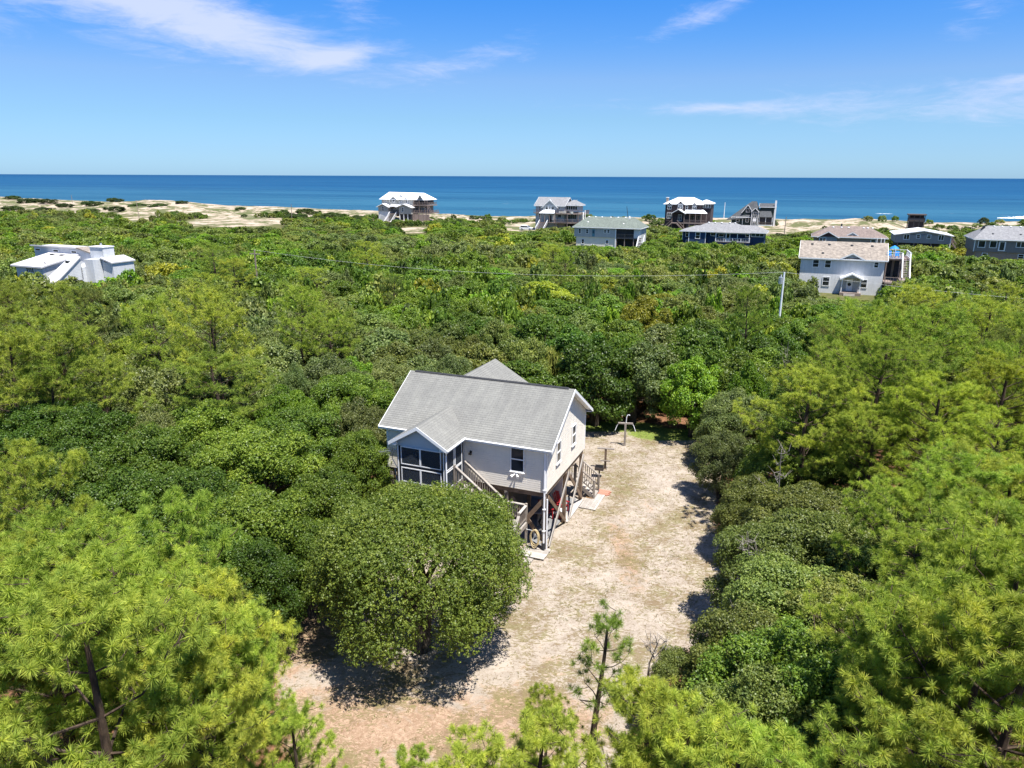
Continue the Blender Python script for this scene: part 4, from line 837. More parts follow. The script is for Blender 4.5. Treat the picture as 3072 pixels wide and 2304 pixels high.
    def rail(s, pts, h=1.0, mt='wood_far', step=0.25, post=2.0, name='railing'):
        b = MB()
        for p, q in zip(pts, pts[1:]):
            p = Vector(p); q = Vector(q); l = (q - p).length; H = Vector((0, 0, h))
            b.bar(p + H, q + H, 0.12, 0.06); b.bar(p + Vector((0, 0, 0.12)), q + Vector((0, 0, 0.12)), 0.06, 0.08)
            for i in range(int(l / step) + 1):
                c = p.lerp(q, min(1, i * step / l)); b.box(c.x - 0.02, c.x + 0.02, c.y - 0.02, c.y + 0.02, c.z + 0.1, c.z + h)
            k = max(1, round(l / post))
            for i in range(k + 1): c = p.lerp(q, i / k); b.box(c.x - 0.06, c.x + 0.06, c.y - 0.06, c.y + 0.06, c.z, c.z + h + 0.08)
        return b.obj(name, M[mt], s.t)
    def post(s, x, y, z0, z1, w=0.2, mt='wood_far', name='post'): return s.box(name, x - w / 2, x + w / 2, y - w / 2, y + w / 2, z0, z1, M[mt])
    def stairs(s, x0, x1, ya, za, yb, zb, n, mt='wood_far', rail='wood_far', name='stair'):
        root = bpy.data.objects.new(name, None); COL.objects.link(root); root.parent = s.t
        for x in (x0, x1):
            MB().bar((x, ya, za - 0.2), (x, yb, zb - 0.1), 0.08, 0.32).obj('stringer', M[mt], root)
            MB().bar((x, ya, za + 0.95), (x, yb, zb + 0.95), 0.12, 0.10).obj('handrail', M[rail], root)
            b = MB()
            for i in range(n): k = i / max(1, n - 1); b.box(x - 0.03, x + 0.03, ya + (yb - ya) * k - 0.03, ya + (yb - ya) * k + 0.03, za + (zb - za) * k, za + (zb - za) * k + 0.92)
            b.obj('balusters', M[rail], root)
        for i in range(n):
            k = (i + 0.5) / n; y = ya + (yb - ya) * k; z = za + (zb - za) * k; MB().box(x0 + 0.05, x1 - 0.05, y - 0.16, y + 0.16, z - 0.05, z).obj('tread', M[mt], root)
    def stairsx(s, y0, y1, xa, za, xb, zb, n, mt='wood_far', name='stair'):
        root = bpy.data.objects.new(name, None); COL.objects.link(root); root.parent = s.t
        for y in (y0, y1):
            MB().bar((xa, y, za - 0.2), (xb, y, zb - 0.1), 0.08, 0.32).obj('stringer', M[mt], root); MB().bar((xa, y, za + 0.95), (xb, y, zb + 0.95), 0.12, 0.10).obj('handrail', M[mt], root)
        for i in range(n):
            k = (i + 0.5) / n; MB().box(xa + (xb - xa) * k - 0.16, xa + (xb - xa) * k + 0.16, y0 + 0.05, y1 - 0.05, za + (zb - za) * k - 0.05, za + (zb - za) * k).obj('tread', M[mt], root)
    def vents(s, xs, y, z, mt='white'):
        for x in xs: MB().tube([(x, y, z), (x, y, z + 0.18)], [0.26, 0.18], 10).obj('roof_vent', M[mt], s.t)

M['sid_white'] = m_siding('white_siding', (0.629, 0.629, 0.620)); M['sid_pale'] = m_siding('pale_grey_siding', (0.440, 0.448, 0.440)); M['sid_beach'] = m_siding('stone_grey_siding', (0.360, 0.352, 0.320))
M['sid_cream'] = m_plain('cream_block', (0.72, 0.69, 0.60), 0.7, 0.05, 0.8); M['sid_navy'] = m_siding('navy_siding', (0.022, 0.050, 0.11)); M['sid_shake'] = m_siding('brown_shake', (0.075, 0.055, 0.055), 0.2, 0.2, 0.6)
M['sid_green'] = m_siding('dark_green_siding', (0.022, 0.038, 0.036)); M['sid_grey'] = m_siding('blue_grey_siding', (0.30, 0.295, 0.29)); M['sid_taupe'] = m_siding('taupe_siding', (0.205, 0.19, 0.175)); M['sid_tan'] = m_siding('tan_siding', (0.320, 0.248, 0.192))
M['sid_maroon'] = m_siding('maroon_gable', (0.10, 0.045, 0.04)); M['sid_modern'] = m_siding('bluish_white_siding', (0.578, 0.586, 0.595), 0.22)
M['sh_tan'] = m_shingle('tan_shingle', (0.285, 0.245, 0.205), 0.35, 0.2, 0.5); M['sh_green'] = m_shingle('grey_green_shingle', (0.156, 0.180, 0.156), 0.35, 0.2); M['sh_grey'] = m_shingle('mid_grey_shingle', (0.216, 0.208, 0.220), 0.35, 0.2); M['sh_lilac'] = m_shingle('light_grey_shingle', (0.235, 0.235, 0.24), 0.35, 0.2)
M['sh_char'] = m_shingle('charcoal_shingle', (0.085, 0.09, 0.095), 0.35, 0.2); M['sh_brown'] = m_shingle('brown_grey_shingle', (0.216, 0.172, 0.152), 0.35, 0.2); M['teal'] = m_plain('teal_door', (0.10, 0.26, 0.33), 0.5, 0.05, 2)
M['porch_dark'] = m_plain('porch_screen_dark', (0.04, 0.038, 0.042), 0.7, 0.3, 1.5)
M['sh_white'] = m_plain('white_modern_roof', (0.561, 0.544, 0.544), 0.6, 0.05, 0.5)

def house_white():
    H = House('white two storey house with tan shingle roof, gabled entry and side deck', (49.46, 122.83)); Z = -1.5
    H.box('wall', -0.5, 12.3, 0.0, 8.0, Z, 5.55, M['sid_white'])
    H.gable(-0.5, 12.3, 0, 8.0, 5.75, 8.0, M['sh_tan'], ov=0.4, wall=M['sid_white'])
    # wall dormer over the door
    MB().prism([(5.9, -0.02, 5.3), (8.8, -0.02, 5.3), (8.8, -0.02, 5.6), (7.35, -0.02, 6.3), (5.9, -0.02, 5.6)], (0, 1.2, 0)).obj('dormer_wall', M['sid_white'], H.t)
    mk_roof_mesh([[(5.5, 1.8, 5.55), (5.5, -0.4, 5.55), (7.35, -0.4, 6.5), (7.35, 2.3, 6.5)], [(9.2, -0.4, 5.55), (9.2, 1.8, 5.55), (7.35, 2.3, 6.5), (7.35, -0.4, 6.5)]], M['sh_tan'], 0.12).obj('dormer_roof', M['sh_tan'], H.t)
    b = MB().bar((5.5, -0.43, 5.48), (7.35, -0.43, 6.43), 0.05, 0.2).bar((9.2, -0.43, 5.48), (7.35, -0.43, 6.43), 0.05, 0.2); b.obj('dormer_trim', M['white'], H.t)
    for x0, x1, z0, z1 in ((1.45, 2.28, 4.0, 5.12), (3.34, 4.16, 4.0, 5.12), (10.78, 11.32, 4.35, 5.12), (3.3, 4.25, 0.95, 2.35), (9.05, 10.0, 0.95, 2.2)): H.win(x0, x1, z0, z1, -0.005)
    # recessed entry under its own little gable
    H.box('entry_recess', 6.0, 8.95, -0.03, -0.004, 0.2, 2.4, M['sid_pale'])
    d = H.box('door', 6.95, 7.9, -0.09, -0.035, 0.25, 2.3, M['white'])
    MB().tube([(7.42, -0.085, 1.35), (7.42, -0.12, 1.35)], [0.28, 0.27], 14).obj('oval_pane', M['glass'], d)
    for x in (6.55, 8.4): MB().tube([(x, -0.05, 2.15), (x, -0.12, 2.2)], 0.08, 8).obj('wall_lamp', M['white'], H.t)
    H.gable(6.1, 9.1, -1.6, -0.02, 2.6, 3.35, M['white'], axis='y', name='entry_roof', ov=0.25, wall=M['sid_pale'])
    for x in (6.2, 9.0): H.post(x, -1.5, -1.0, 2.5, 0.14, 'white')
    H.box('entry_step', 6.0, 9.2, -2.0, -0.1, -1.0, 0.2, M['wood_far']); 
    for i in range(4): H.box('step', 6.6, 8.3, -2.3 - 0.3 * i, -2.01 - 0.3 * i, -1.0, 0.03 - 0.18 * i, M['wood_pale'])
    H.vents((1.0, 3.7, 7.2, 10.3), 3.1, 7.45, 'dark_trim'); H.vents((2.8,), 0.9, 6.2, 'dark_trim')
    # side deck with stairs
    H.box('deck', 12.4, 16.1, 1.0, 7.0, 5.55, 5.75, M['wood_far']); H.rail([(12.5, 1.0, 5.75), (14.7, 1.0, 5.75)], 1.0, 'white', 0.5); H.rail([(16.0, 1.0, 5.75), (16.0, 7.0, 5.75), (12.5, 7.0, 5.75)], 1.0, 'white', 0.5)
    for x in (12.6, 14.6, 16.0):
        for y in (1.1, 6.8): H.post(x, y, -1, 5.55, 0.18, 'wood_far')
    H.stairs(14.8, 15.9, 0.95, 5.7, -2.4, 2.2, 14, 'wood_pale', 'white')
    H.box('lower_deck', 12.4, 16.1, -2.6, 5.0, 2.0, 2.2, M['wood_far']); H.rail([(12.4, -2.55, 2.2), (14.7, -2.55, 2.2)], 0.9, 'wood_far', 0.4)
    H.box('under_deck_wall', 12.5, 15.9, 6.0, 6.2, -1, 5.5, M['sid_tan'])
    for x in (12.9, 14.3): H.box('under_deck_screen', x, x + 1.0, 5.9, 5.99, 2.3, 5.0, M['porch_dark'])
    return H
house_white()
def at_house(org, p, z=0.0, rot=YAW):
    return Matrix.Translation((org[0], org[1], z)) @ Matrix.Rotation(rot, 4, 'Z') @ Vector(p)
def umbrella(p):
    t = thing('patio_umbrella', 'bright blue umbrella on the upper deck of the white house', 'umbrella', p)
    MB().tube([(0, 0, 0), (0, 0, 1.9)], 0.03, 6).obj('pole', M['white'], t); MB().tube([(0, 0, 1.45), (0, 0, 1.6), (0, 0, 1.95)], [0.75, 0.6, 0.04], 10).obj('canopy', M['blue'], t)
umbrella(at_house((49.46, 122.83), (13.7, 3.5, 5.76)))
def deck_chair(p, label):
    t = thing('deck_chair', label, 'chair', p, YAW); MB().box(-0.3, 0.3, -0.3, 0.3, 0.38, 0.45).obj('seat', M['blue'], t); MB().bar((0, 0.3, 0.45), (0, 0.5, 1.15), 0.6, 0.06).obj('backrest', M['blue'], t)
    for sx in (-0.27, 0.27):
        for sy in (-0.27, 0.27): MB().box(sx - 0.03, sx + 0.03, sy - 0.03, sy + 0.03, 0, 0.379).obj('leg', M['blue'], t)
deck_chair(at_house((49.46, 122.83), (12.95, 2.0, 5.76)), 'blue deck chair beside the roof edge on the upper deck of the white house')
deck_chair(at_house((49.46, 122.83), (14.1, 2.0, 5.76)), 'blue deck chair under the blue umbrella on the upper deck of the white house')

def house_green():
    H = House('pale two storey house with grey green hip roof, cream lower floor and dark screened porch', (17.16, 196.91)); Z = -1.5
    H.box('upper_wall', -0.6, 10.65, 0, 9, 2.95, 5.45, M['sid_pale']); H.box('lower_wall', -0.1, 10.6, 0.25, 9, Z, 2.94, M['sid_cream'])
    H.hip(-0.6, 17.0, 0, 9, 5.55, 8.1, M['sh_green'], inset=3.0)
    H.box('porch_back', 10.7, 17.0, 3.2, 9, Z, 5.4, M['sid_pale']); H.box('porch_floor', 10.66, 17.0, 0.0, 3.19, 2.75, 2.95, M['wood_far']); H.box('porch_screen', 10.75, 15.5, 0.4, 0.5, 2.96, 5.4, M['porch_dark'])
    H.box('end_wall', 15.6, 16.98, 0.1, 3.15, 2.96, 5.4, M['sid_white']); H.box('corner_post', 10.66, 10.9, -0.05, 0.2, Z, 5.4, M['white']); H.rail([(10.95, 0.1, 2.95), (15.5, 0.1, 2.95)], 1.0)
    for x in (11.0, 13.2, 15.6, 16.8): H.post(x, 0.15, Z, 2.74)
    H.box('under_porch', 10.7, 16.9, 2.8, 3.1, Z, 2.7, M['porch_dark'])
    for x0, x1, z0, z1 in ((0.65, 1.2, 3.9, 4.95), (2.72, 3.28, 3.9, 4.95), (7.65, 8.2, 4.2, 4.95), (8.55, 9.1, 4.2, 4.95)): H.win(x0, x1, z0, z1, -0.005)
    H.win(1.5, 2.1, 1.2, 2.25, 0.245); H.win(8.2, 8.75, 1.3, 2.2, 0.245); H.win(4.3, 4.8, 0.0, 0.9, 0.245)
    d = H.box('door', 4.38, 5.08, -0.07, -0.01, 3.1, 4.95, M['teal']); MB().box(4.5, 4.96, -0.085, -0.072, 3.9, 4.7).obj('pane', M['glass_blue'], d)
    H.vents((2.2, 4.0, 5.8, 8.2, 10.2, 12.2), 4.3, 7.95); H.vents((2.6,), 1.9, 6.7); H.vents((12.4,), 1.6, 6.5)
    MB().prism([(12.9, 3.6, 7.4), (14.0, 3.6, 6.9), (13.3, 3.6, 8.4)], (0, 1.2, 0)).obj('roof_dormer', M['sid_white'], H.t)
    H.stairs(16.9, 18.4, 0.2, 2.9, -2.8, -0.6, 10, 'white', 'white')
house_green()
def S(org, t): return (org[0] * t, org[1] * t)
def house_navy():
    k = 0.92; zz = lambda z: 18.5 - (18.5 - z) * k
    H = House('low navy blue house with long grey hip roof and white trimmed windows', S((47.38, 204.52), k)); Z = -2
    q = lambda a: a * k
    ze = zz(4.1)
    H.box('wall', q(-0.2), q(6.4), q(2.2), 8.5, Z, ze - 0.1, M['sid_navy']); H.box('wall', q(1.85), q(6.45), 0, q(2.18), Z, ze - 0.1, M['sid_navy'])
    H.box('wall', q(6.46), q(21.7), 1.2, 8.5, Z, ze - 0.1, M['sid_navy'])
    H.box('corner_board', q(1.8), q(1.98), -0.04, 0.1, Z, ze - 0.15, M['white']); H.box('corner_board', q(6.35), q(6.5), -0.04, 0.1, Z, ze - 0.15, M['white']); H.box('corner_board', q(-0.25), q(-0.1), q(2.1), q(2.3), Z, ze - 0.15, M['white'])
    H.hip(q(-0.2), q(9.3), 0.2, 8.3, ze, zz(5.35), M['sh_lilac'], inset=3.6); H.hip(q(2.0), q(18.0), 0.5, 8.6, ze + 0.12, zz(6.3), M['sh_lilac'], inset=4.6); H.hip(q(11.0), q(21.9), 0.4, 8.2, ze + 0.06, zz(5.75), M['sh_lilac'], inset=3.0)
    fy = 1.195
    H.win(q(3.75), q(4.85), zz(2.1), zz(3.7), -0.005); H.win(q(0.7), q(1.4), zz(2.4), zz(3.8), q(2.2) - 0.01); H.win(q(0.9), q(1.6), zz(0.4), zz(1.3), q(2.2) - 0.01)
    H.win(q(7.7), q(8.95), zz(2.9), zz(3.85), fy); H.win(q(9.9), q(11.1), zz(2.75), zz(4.0), fy); H.win(q(16.95), q(17.95), zz(2.95), zz(4.05), fy)
    d = H.box('door', q(11.65), q(12.9), fy - 0.08, fy, zz(1.5), zz(4.0), M['white']); MB().box(q(11.95), q(12.6), fy - 0.10, fy - 0.082, zz(2.2), zz(3.8)).obj('pane', M['glass'], d)
    H.box('sun_room_screen', q(18.4), q(21.6), fy - 0.06, fy - 0.01, zz(3.0), zz(4.2), M['glass_blue'])
    b = MB()
    for i in range(4): x = q(18.4) + i * q(3.2) / 3; b.box(x - 0.05, x + 0.05, fy - 0.09, fy - 0.061, zz(3.0), zz(4.2))
    b.box(q(18.35), q(21.65), fy - 0.095, fy - 0.062, zz(2.9), zz(3.02)); b.obj('sun_room_frame', M['white'], H.t)
    H.box('porch_floor', q(9.3), q(18.2), -1.3, 1.18, zz(1.4), zz(1.55), M['wood_far']); H.rail([(q(9.3), -1.25, zz(1.55)), (q(18.2), -1.25, zz(1.55))], 0.9, 'white', 0.4); H.box('porch_skirt', q(9.3), q(18.2), -1.2, -1.1, Z, zz(1.38), M['sid_navy'])
    for x in (9.35, 12.0, 15.0, 18.1): H.post(q(x), -1.2, zz(1.55), ze - 0.1, 0.14, 'white')
    H.box('porch_roof_beam', q(9.2), q(18.2), -1.3, -1.1, ze - 0.32, ze - 0.1, M['white'])
    mk_roof_mesh([[(q(9.0), -1.55, ze - 0.06), (q(18.3), -1.55, ze - 0.06), (q(18.3), 1.0, ze + 0.5), (q(9.0), 1.0, ze + 0.5)]], M['sh_lilac'], 0.1).obj('porch_roof', M['sh_lilac'], H.t)
    H.vents((q(6.5), q(8.2), q(10.0), q(12.2), q(13.6)), 4.1, zz(6.2))
house_navy()
def house_tan():
    k = 0.9; zz = lambda z: 18.5 - (18.5 - z) * k; q = lambda a: a * k
    H = House('brown hip roofed house with maroon front gable and small dormer', S((85.22, 202.93), k)); Z = -2; ze = zz(2.85)
    H.box('wall', q(-1.4), q(16.4), 0, 9, Z, ze - 0.05, M['sid_tan']); H.hip(q(-1.6), q(16.6), 0, 9, ze, zz(5.5), M['sh_brown'], inset=4.4)
    H.gable(q(-0.3), q(4.55), -0.9, 3, ze + 0.05, zz(4.3), M['sh_brown'], axis='y', name='gable_roof', ov=0.3, wall=M['sid_maroon']); H.box('gable_room', q(-0.2), q(4.5), -0.85, -0.02, Z, ze - 0.02, M['sid_grey'])
    H.gable(q(7.1), q(9.4), 0.4, 3.2, zz(3.5), zz(4.15), M['sh_brown'], axis='y', name='dormer_roof', ov=0.25, wall=M['sid_pale']); H.win(q(7.6), q(8.15), zz(3.0), zz(3.4), 0.38); H.win(q(8.4), q(8.95), zz(3.0), zz(3.4), 0.38); H.box('dormer_wall', q(7.15), q(9.35), 0.4, 2.4, ze - 0.05, zz(3.5) - 0.02, M['sid_pale'])
    H.win(q(0.1), q(0.75), zz(1.4), zz(2.4), -0.855); H.win(q(0.95), q(1.6), zz(1.4), zz(2.4), -0.855); H.box('shutter', q(1.8), q(4.2), -0.89, -0.852, zz(1.6), zz(2.3), M['sid_grey'])
    for x in (14.4, 15.4, 16.2): H.post(q(x), -0.6, Z, ze - 0.05, 0.16, 'white')
    H.win(q(13.0), q(14.0), zz(1.2), zz(2.3), -0.005)
    H.vents((q(3.3), q(5.4), q(7.2), q(11), q(12), q(13.2)), 3.7, zz(5.1)); H.box('chimney', q(5.2), q(5.6), 4.3, 4.7, zz(5.3), zz(6.1), M['dark_trim'])
house_tan()
def house_whiteroof():
    k = 0.93; zz = lambda z: 18.5 - (18.5 - z) * k; q = lambda a: a * k
    H = House('grey house with low white metal gable roof and four white framed windows', S((103.86, 197.27), k)); Z = -2; ze = zz(4.0)
    H.box('wall', q(-0.5), q(12.6), 0, 11, zz(1.7), ze - 0.1, M['sid_grey']); H.gable(q(-0.5), q(12.6), 0, 11, ze, zz(5.12), M['white_metal'], axis='y', ov=0.5, wall=M['sid_grey'])
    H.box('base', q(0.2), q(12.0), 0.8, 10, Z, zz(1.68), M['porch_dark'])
    for x in (0.3, 4.2, 8.2, 12.2): H.post(q(x), 0.3, Z, zz(1.68), 0.25)
    H.win(q(1.55), q(2.75), zz(2.65), zz(3.85), -0.005, mun=2, cross=False); H.win(q(4.55), q(5.3), zz(3.05), zz(3.85), -0.005); H.win(q(7.05), q(7.8), zz(3.05), zz(3.85), -0.005); H.win(q(9.75), q(10.85), zz(2.7), zz(3.9), -0.005, mun=2, cross=False)
    H.box('corner_board', q(12.5), q(12.68), -0.05, 0.1, Z, ze - 0.15, M['white'])
    H.stairsx(2.0, 3.2, q(12.7), zz(3.0), q(14.4), zz(0.6), 9); H.box('side_deck', q(12.65), q(13.9), 3.3, 8, zz(1.5), zz(1.7), M['wood_far']); H.rail([(q(13.9), 3.3, zz(1.7)), (q(13.9), 8, zz(1.7))])
house_whiteroof()
def house_grey():
    k = 0.95; zz = lambda z: 18.5 - (18.5 - z) * k; q = lambda a: a * k
    H = House('taupe house with light grey hip roof and tan lower floor at the right edge', S((110.68, 173.38), k)); Z = -2; ze = zz(4.65)
    H.box('upper_wall', q(-0.7), 20, 0, 10.5, zz(1.7), ze - 0.1, M['sid_taupe']); H.box('lower_wall', q(-0.2), 19.5, 0.3, 10.4, Z, zz(1.69), M['sid_tan']); H.hip(q(-0.7), 20, 0, 10.5, ze, zz(7.5), M['sh_lilac'], inset=3.4)
    H.box('corner_board', q(-0.78), q(-0.62), -0.05, 0.1, zz(1.7), ze - 0.15, M['white'])
    H.win(q(0.1), q(1.4), zz(2.75), zz(4.2), -0.005, cross=False); H.win(q(2.45), q(3.7), zz(2.75), zz(4.2), -0.005, cross=False); H.win(q(7.75), q(9.4), zz(3.05), zz(4.2), -0.005, mun=2, cross=False); H.win(q(12), q(13.2), zz(2.75), zz(4.2), -0.005)
    d = H.box('door', q(4.2), q(5.6), -0.08, -0.01, zz(2.0), zz(4.2), M['white']); MB().box(q(4.45), q(5.35), -0.095, -0.082, zz(2.2), zz(4.05)).obj('pane', M['glass'], d)
    H.win(q(1.3), q(2.2), zz(0.4), zz(1.3), 0.295); H.win(q(8.6), q(9.6), zz(0.4), zz(1.3), 0.295)
    H.winx(3, 4.2, zz(2.75), zz(4.2), 20.002)
    H.vents((q(3.6), q(5.2), q(7.0), q(9.0)), 4.9, zz(7.35)); H.vents((q(3.0), q(8.6)), 1.8, zz(5.75), 'dark_trim')
    MB().prism([(q(0.9), 4.2, zz(6.5)), (q(1.7), 4.2, zz(6.5)), (q(1.6), 4.2, zz(7.55)), (q(1.35), 4.2, zz(7.5))], (0, 0.7, 0)).obj('roof_dormer', M['dark_trim'], H.t)
house_grey()
def house_beach_a():
    H = House('tall pale beach house with white metal roof and stacked side decks on the dune', (-56.69, 310.09), 1.5); Z = -3.0; g = M['sid_beach']; w = M['white_metal']
    # two front blocks with the entry between, wide upper storey behind
    H.box('wall', 0.2, 4.9, 0, 6, 2.6, 4.9, g); H.box('garage_wall', 0.2, 4.9, 0.1, 6, Z, 2.59, M['sid_white']); H.gable(0.2, 4.9, 0, 6, 4.7, 5.75, w, axis='y', ov=0.6, wall=g)
    H.box('wall', 10.2, 15.9, 0, 6, 1.7, 4.5, g); H.gable(9.3, 15.9, 0, 6, 4.6, 5.75, w, axis='y', ov=0.6, wall=g); H.box('garage_door', 1.3, 3.2, 0.0, 0.09, Z, 0.9, M['sid_pale'])
    H.box('entry_wall', 4.92, 10.18, 3.2, 6, 0.5, 5.2, M['sid_taupe']); mk_roof_mesh([[(4.9, 0.6, 4.75), (10.2, 0.6, 4.75), (10.2, 5, 5.9), (4.9, 5, 5.9)]], w).obj('entry_roof', w, H.t); H.box('entry_floor', 4.92, 10.18, 0.3, 3.19, 1.5, 1.7, M['wood_far'])
    H.box('upper_wall', 0.2, 15.4, 3.0, 11, 5.0, 7.5, g)
    mk_roof_mesh([[(-0.6, 2.3, 7.45), (21.9, 2.3, 7.45), (18.4, 7, 10.1), (1.6, 7, 10.3)], [(21.9, 11.7, 7.45), (-0.6, 11.7, 7.45), (1.6, 7, 10.3), (18.4, 7, 10.1)], [(-0.6, 11.7, 7.45), (-0.6, 2.3, 7.45), (1.6, 7, 10.3)], [(21.9, 2.3, 7.45), (21.9, 11.7, 7.45), (18.4, 7, 10.1)]], w).obj('roof', w, H.t)
    H.gable(4.7, 7.9, 2.6, 6, 7.5, 8.7, w, axis='y', name='gable_roof', ov=0.35, wall=g); H.gable(11.0, 13.2, 2.7, 5, 7.5, 8.2, w, axis='y', name='gable_roof', ov=0.3, wall=g); H.gable(8.0, 10.0, 4.2, 6.6, 8.6, 9.4, w, axis='y', name='dormer_roof', ov=0.25, wall=M['sid_pale'])
    H.gable(18.0, 20.4, 2.2, 5, 7.9, 9.6, w, axis='y', name='gable_roof', ov=0.3, wall=g)
    MB().tube([(6.3, 2.56, 6.85), (6.3, 2.48, 6.85)], [0.62, 0.6], 14).obj('round_window_frame', M['white'], H.t); MB().tube([(6.3, 2.475, 6.85), (6.3, 2.46, 6.85)], [0.42, 0.42], 14).obj('round_window', M['glass'], H.t); H.box('bay_wall', 5.0, 7.6, 2.6, 2.98, 5.2, 7.5, g)
    for x in (1.6, 4.2): H.win(x, x + 0.55, 6.3, 7.1, 2.99)
    for x in (8.9, 9.8, 12.0, 13.0): H.win(x, x + 0.55, 6.1, 7.1, 2.99)
    H.win(2.2, 2.9, 2.75, 4.5, -0.005); H.win(11.7, 12.4, 2.6, 4.3, -0.005)
    for x in (5.6, 6.6, 7.6): H.win(x, x + 0.5, 3.4, 4.4, 3.19)
    H.stairs(5.6, 8.8, 0.3, 1.6, -5.0, Z + 0.6, 14, 'wood_pale', 'white')
    # side decks, two levels, fenced base
    H.box('screened_porch', 15.5, 21.2, 3.2, 10, 5.6, 7.4, M['porch_dark']); H.box('deck', 15.5, 22.4, 2.0, 11, 5.0, 5.3, M['wood_far']); H.rail([(15.9, 2.0, 5.3), (22.4, 2.0, 5.3), (22.4, 10, 5.3)], 1.1)
    H.box('deck', 15.9, 23.4, 1.6, 11, 1.9, 2.2, M['wood_far']); H.rail([(15.9, 1.6, 2.2), (23.4, 1.6, 2.2), (23.4, 10, 2.2)], 1.0); H.box('lower_wall', 15.95, 21.0, 4.5, 10, 2.25, 4.95, M['sid_taupe'])
    for x in (17.2, 19.2): H.win(x, x + 0.9, 2.5, 4.2, 4.49)
    for x in (16.1, 18.6, 21.2, 22.3):
        H.post(x, 2.2, 2.2, 7.4, 0.2, 'wood_far')
    MB().bar((22.4, 1.8, 5.2), (24.4, 1.2, 2.2), 0.1, 0.3).bar((22.4, 3.0, 5.2), (24.4, 2.4, 2.2), 0.1, 0.3).obj('outer_stair', M['wood_far'], H.t)
    for i in range(17): MB().box(14.7 + i * 0.53, 15.2 + i * 0.53, 1.3, 1.36, Z, 1.7 + 0.05 * (i % 3)).obj('fence_board', M['wood_far'], H.t)
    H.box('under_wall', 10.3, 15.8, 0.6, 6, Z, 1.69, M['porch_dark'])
    for x in (10.4, 12.3, 14.2): H.post(x, 0.2, Z, 1.7, 0.25, 'white')
house_beach_a()
def house_beach_b():
    H = House('light grey beach house with curved double decks and wide front stairs', (8.32, 265.2), 1.5); Z = -2.5; g = M['sid_pale']
    H.box('wall', -0.1, 10.7, 0, 9, Z, 7.2, g); H.gable(-0.1, 10.7, 0, 9.5, 7.2, 9.8, M['sh_lilac'], ov=0.5, wall=g)
    H.gable(2.9, 8.2, -0.8, 5, 6.6, 9.0, M['sh_lilac'], axis='y', name='gable_roof', ov=0.35, wall=g); H.box('gable_wall_front', 3.0, 8.1, -0.75, -0.02, 2.0, 6.6, g)
    MB().bar((5.55, -1.0, 9.1), (5.0, -1.0, 8.4), 0.3, 0.3).bar((5.55, -1.0, 9.1), (6.1, -1.0, 8.4), 0.3, 0.3).obj('gable_ornament', M['white'], H.t)
    for x0, x1 in ((4.0, 4.85), (5.25, 5.65), (6.2, 7.05)): H.win(x0, x1, 5.7, 6.9 if x0 < 5 or x0 > 6 else 7.2, -0.76)
    H.win(1.3, 1.75, 5.2, 6.7, -0.005); H.win(1.2, 1.8, 2.8, 4.0, -0.005); H.win(8.6, 9.0, 5.8, 6.6, -0.005); H.win(8.4, 9.6, 2.9, 3.9, -0.005)
    # tower room at the right with hipped roof
    H.box('tower_wall', 10.72, 15.2, 1.5, 8, 5.0, 7.1, g); H.hip(10.4, 15.4, 1.5, 8.2, 7.15, 8.9, M['sh_lilac'], inset=2.6); H.box('tower_window', 10.9, 15.0, 1.42, 1.49, 5.7, 6.95, M['glass'])
    b = MB()
    for i in range(6): b.box(10.88 + i * 0.82, 10.98 + i * 0.82, 1.36, 1.415, 5.65, 7.0)
    b.obj('tower_window_frame', M['white'], H.t); H.box('lower_room', 10.72, 15.2, 2.5, 8, Z, 4.6, g); H.win(11.4, 14.4, 2.4, 3.8, 2.49, mun=4)
    # entry roof and stairs
    mk_roof_mesh([[(2.4, -3.2, 4.55), (8.1, -3.2, 4.55), (7.4, -0.8, 5.5), (3.1, -0.8, 5.5)]], M['white_metal'], 0.2).obj('entry_roof', M['white_metal'], H.t)
    for x in (2.7, 4.4, 6.2, 7.9): H.post(x, -3.0, 1.3, 4.4, 0.2, 'wood_far')
    H.box('entry_floor', 2.3, 8.2, -3.2, -0.78, 1.1, 1.3, M['wood_far']); H.stairs(2.6, 5.6, -3.2, 1.2, -7.5, Z + 1.2, 13, 'wood_far', 'white')
    d = H.box('door', 5.2, 6.2, -0.82, -0.755, 1.4, 3.6, M['porch_dark'])
    # curved decks as straight bays
    up = [(7.9, -2.0, 4.4), (12.5, -2.2, 4.4), (16.0, -0.8, 4.4), (17.8, 2.0, 4.4), (17.8, 7, 4.4)]; lo = [(x, y, 1.3) for x, y, z in up]
    for pts, nm in ((up, 'deck'), (lo, 'deck')):
        b = MB(); z = pts[0][2]
        poly = [(p[0], p[1], z - 0.3) for p in pts] + [(8.2, 7, z - 0.3)]
        b.prism(poly, (0, 0, 0.3)); b.obj(nm, M['wood_far'], H.t)
        H.rail(pts, 1.05)
        for p in pts[:-1]: H.post(p[0], p[1] + 0.2, Z if z < 2 else 1.3, z - 0.3, 0.25)
    H.rail([(-0.4, -1.0, 4.5), (2.2, -1.0, 4.5)], 1.05); H.box('deck', -0.5, 2.3, -1.05, -0.02, 4.2, 4.48, M['wood_far']); H.box('garage', 8.2, 10.7, -0.1, 0.0, Z, 1.0, M['sid_tan']); H.box('under_deck', 10.8, 15.0, 2.3, 2.45, Z, 1.0, M['porch_dark'])
    MB().bar((17.9, -0.5, 5.0), (18.6, -2.6, 1.4), 0.14, 0.4).bar((18.5, -0.5, 5.6), (19.2, -2.6, 2.2), 0.1, 0.2).obj('outer_stair', M['white'], H.t)
    for x in (9.2, 10.6, 13.2): MB().box(x, x + 1.2, -1.7, -1.3, 4.41, 5.1).obj('deck_bench', M['sid_cream'], H.t)
    H.box('flag_pole', 14.9, 15.0, 1.0, 1.1, 7.2, 9.2, M['white'])
house_beach_b()
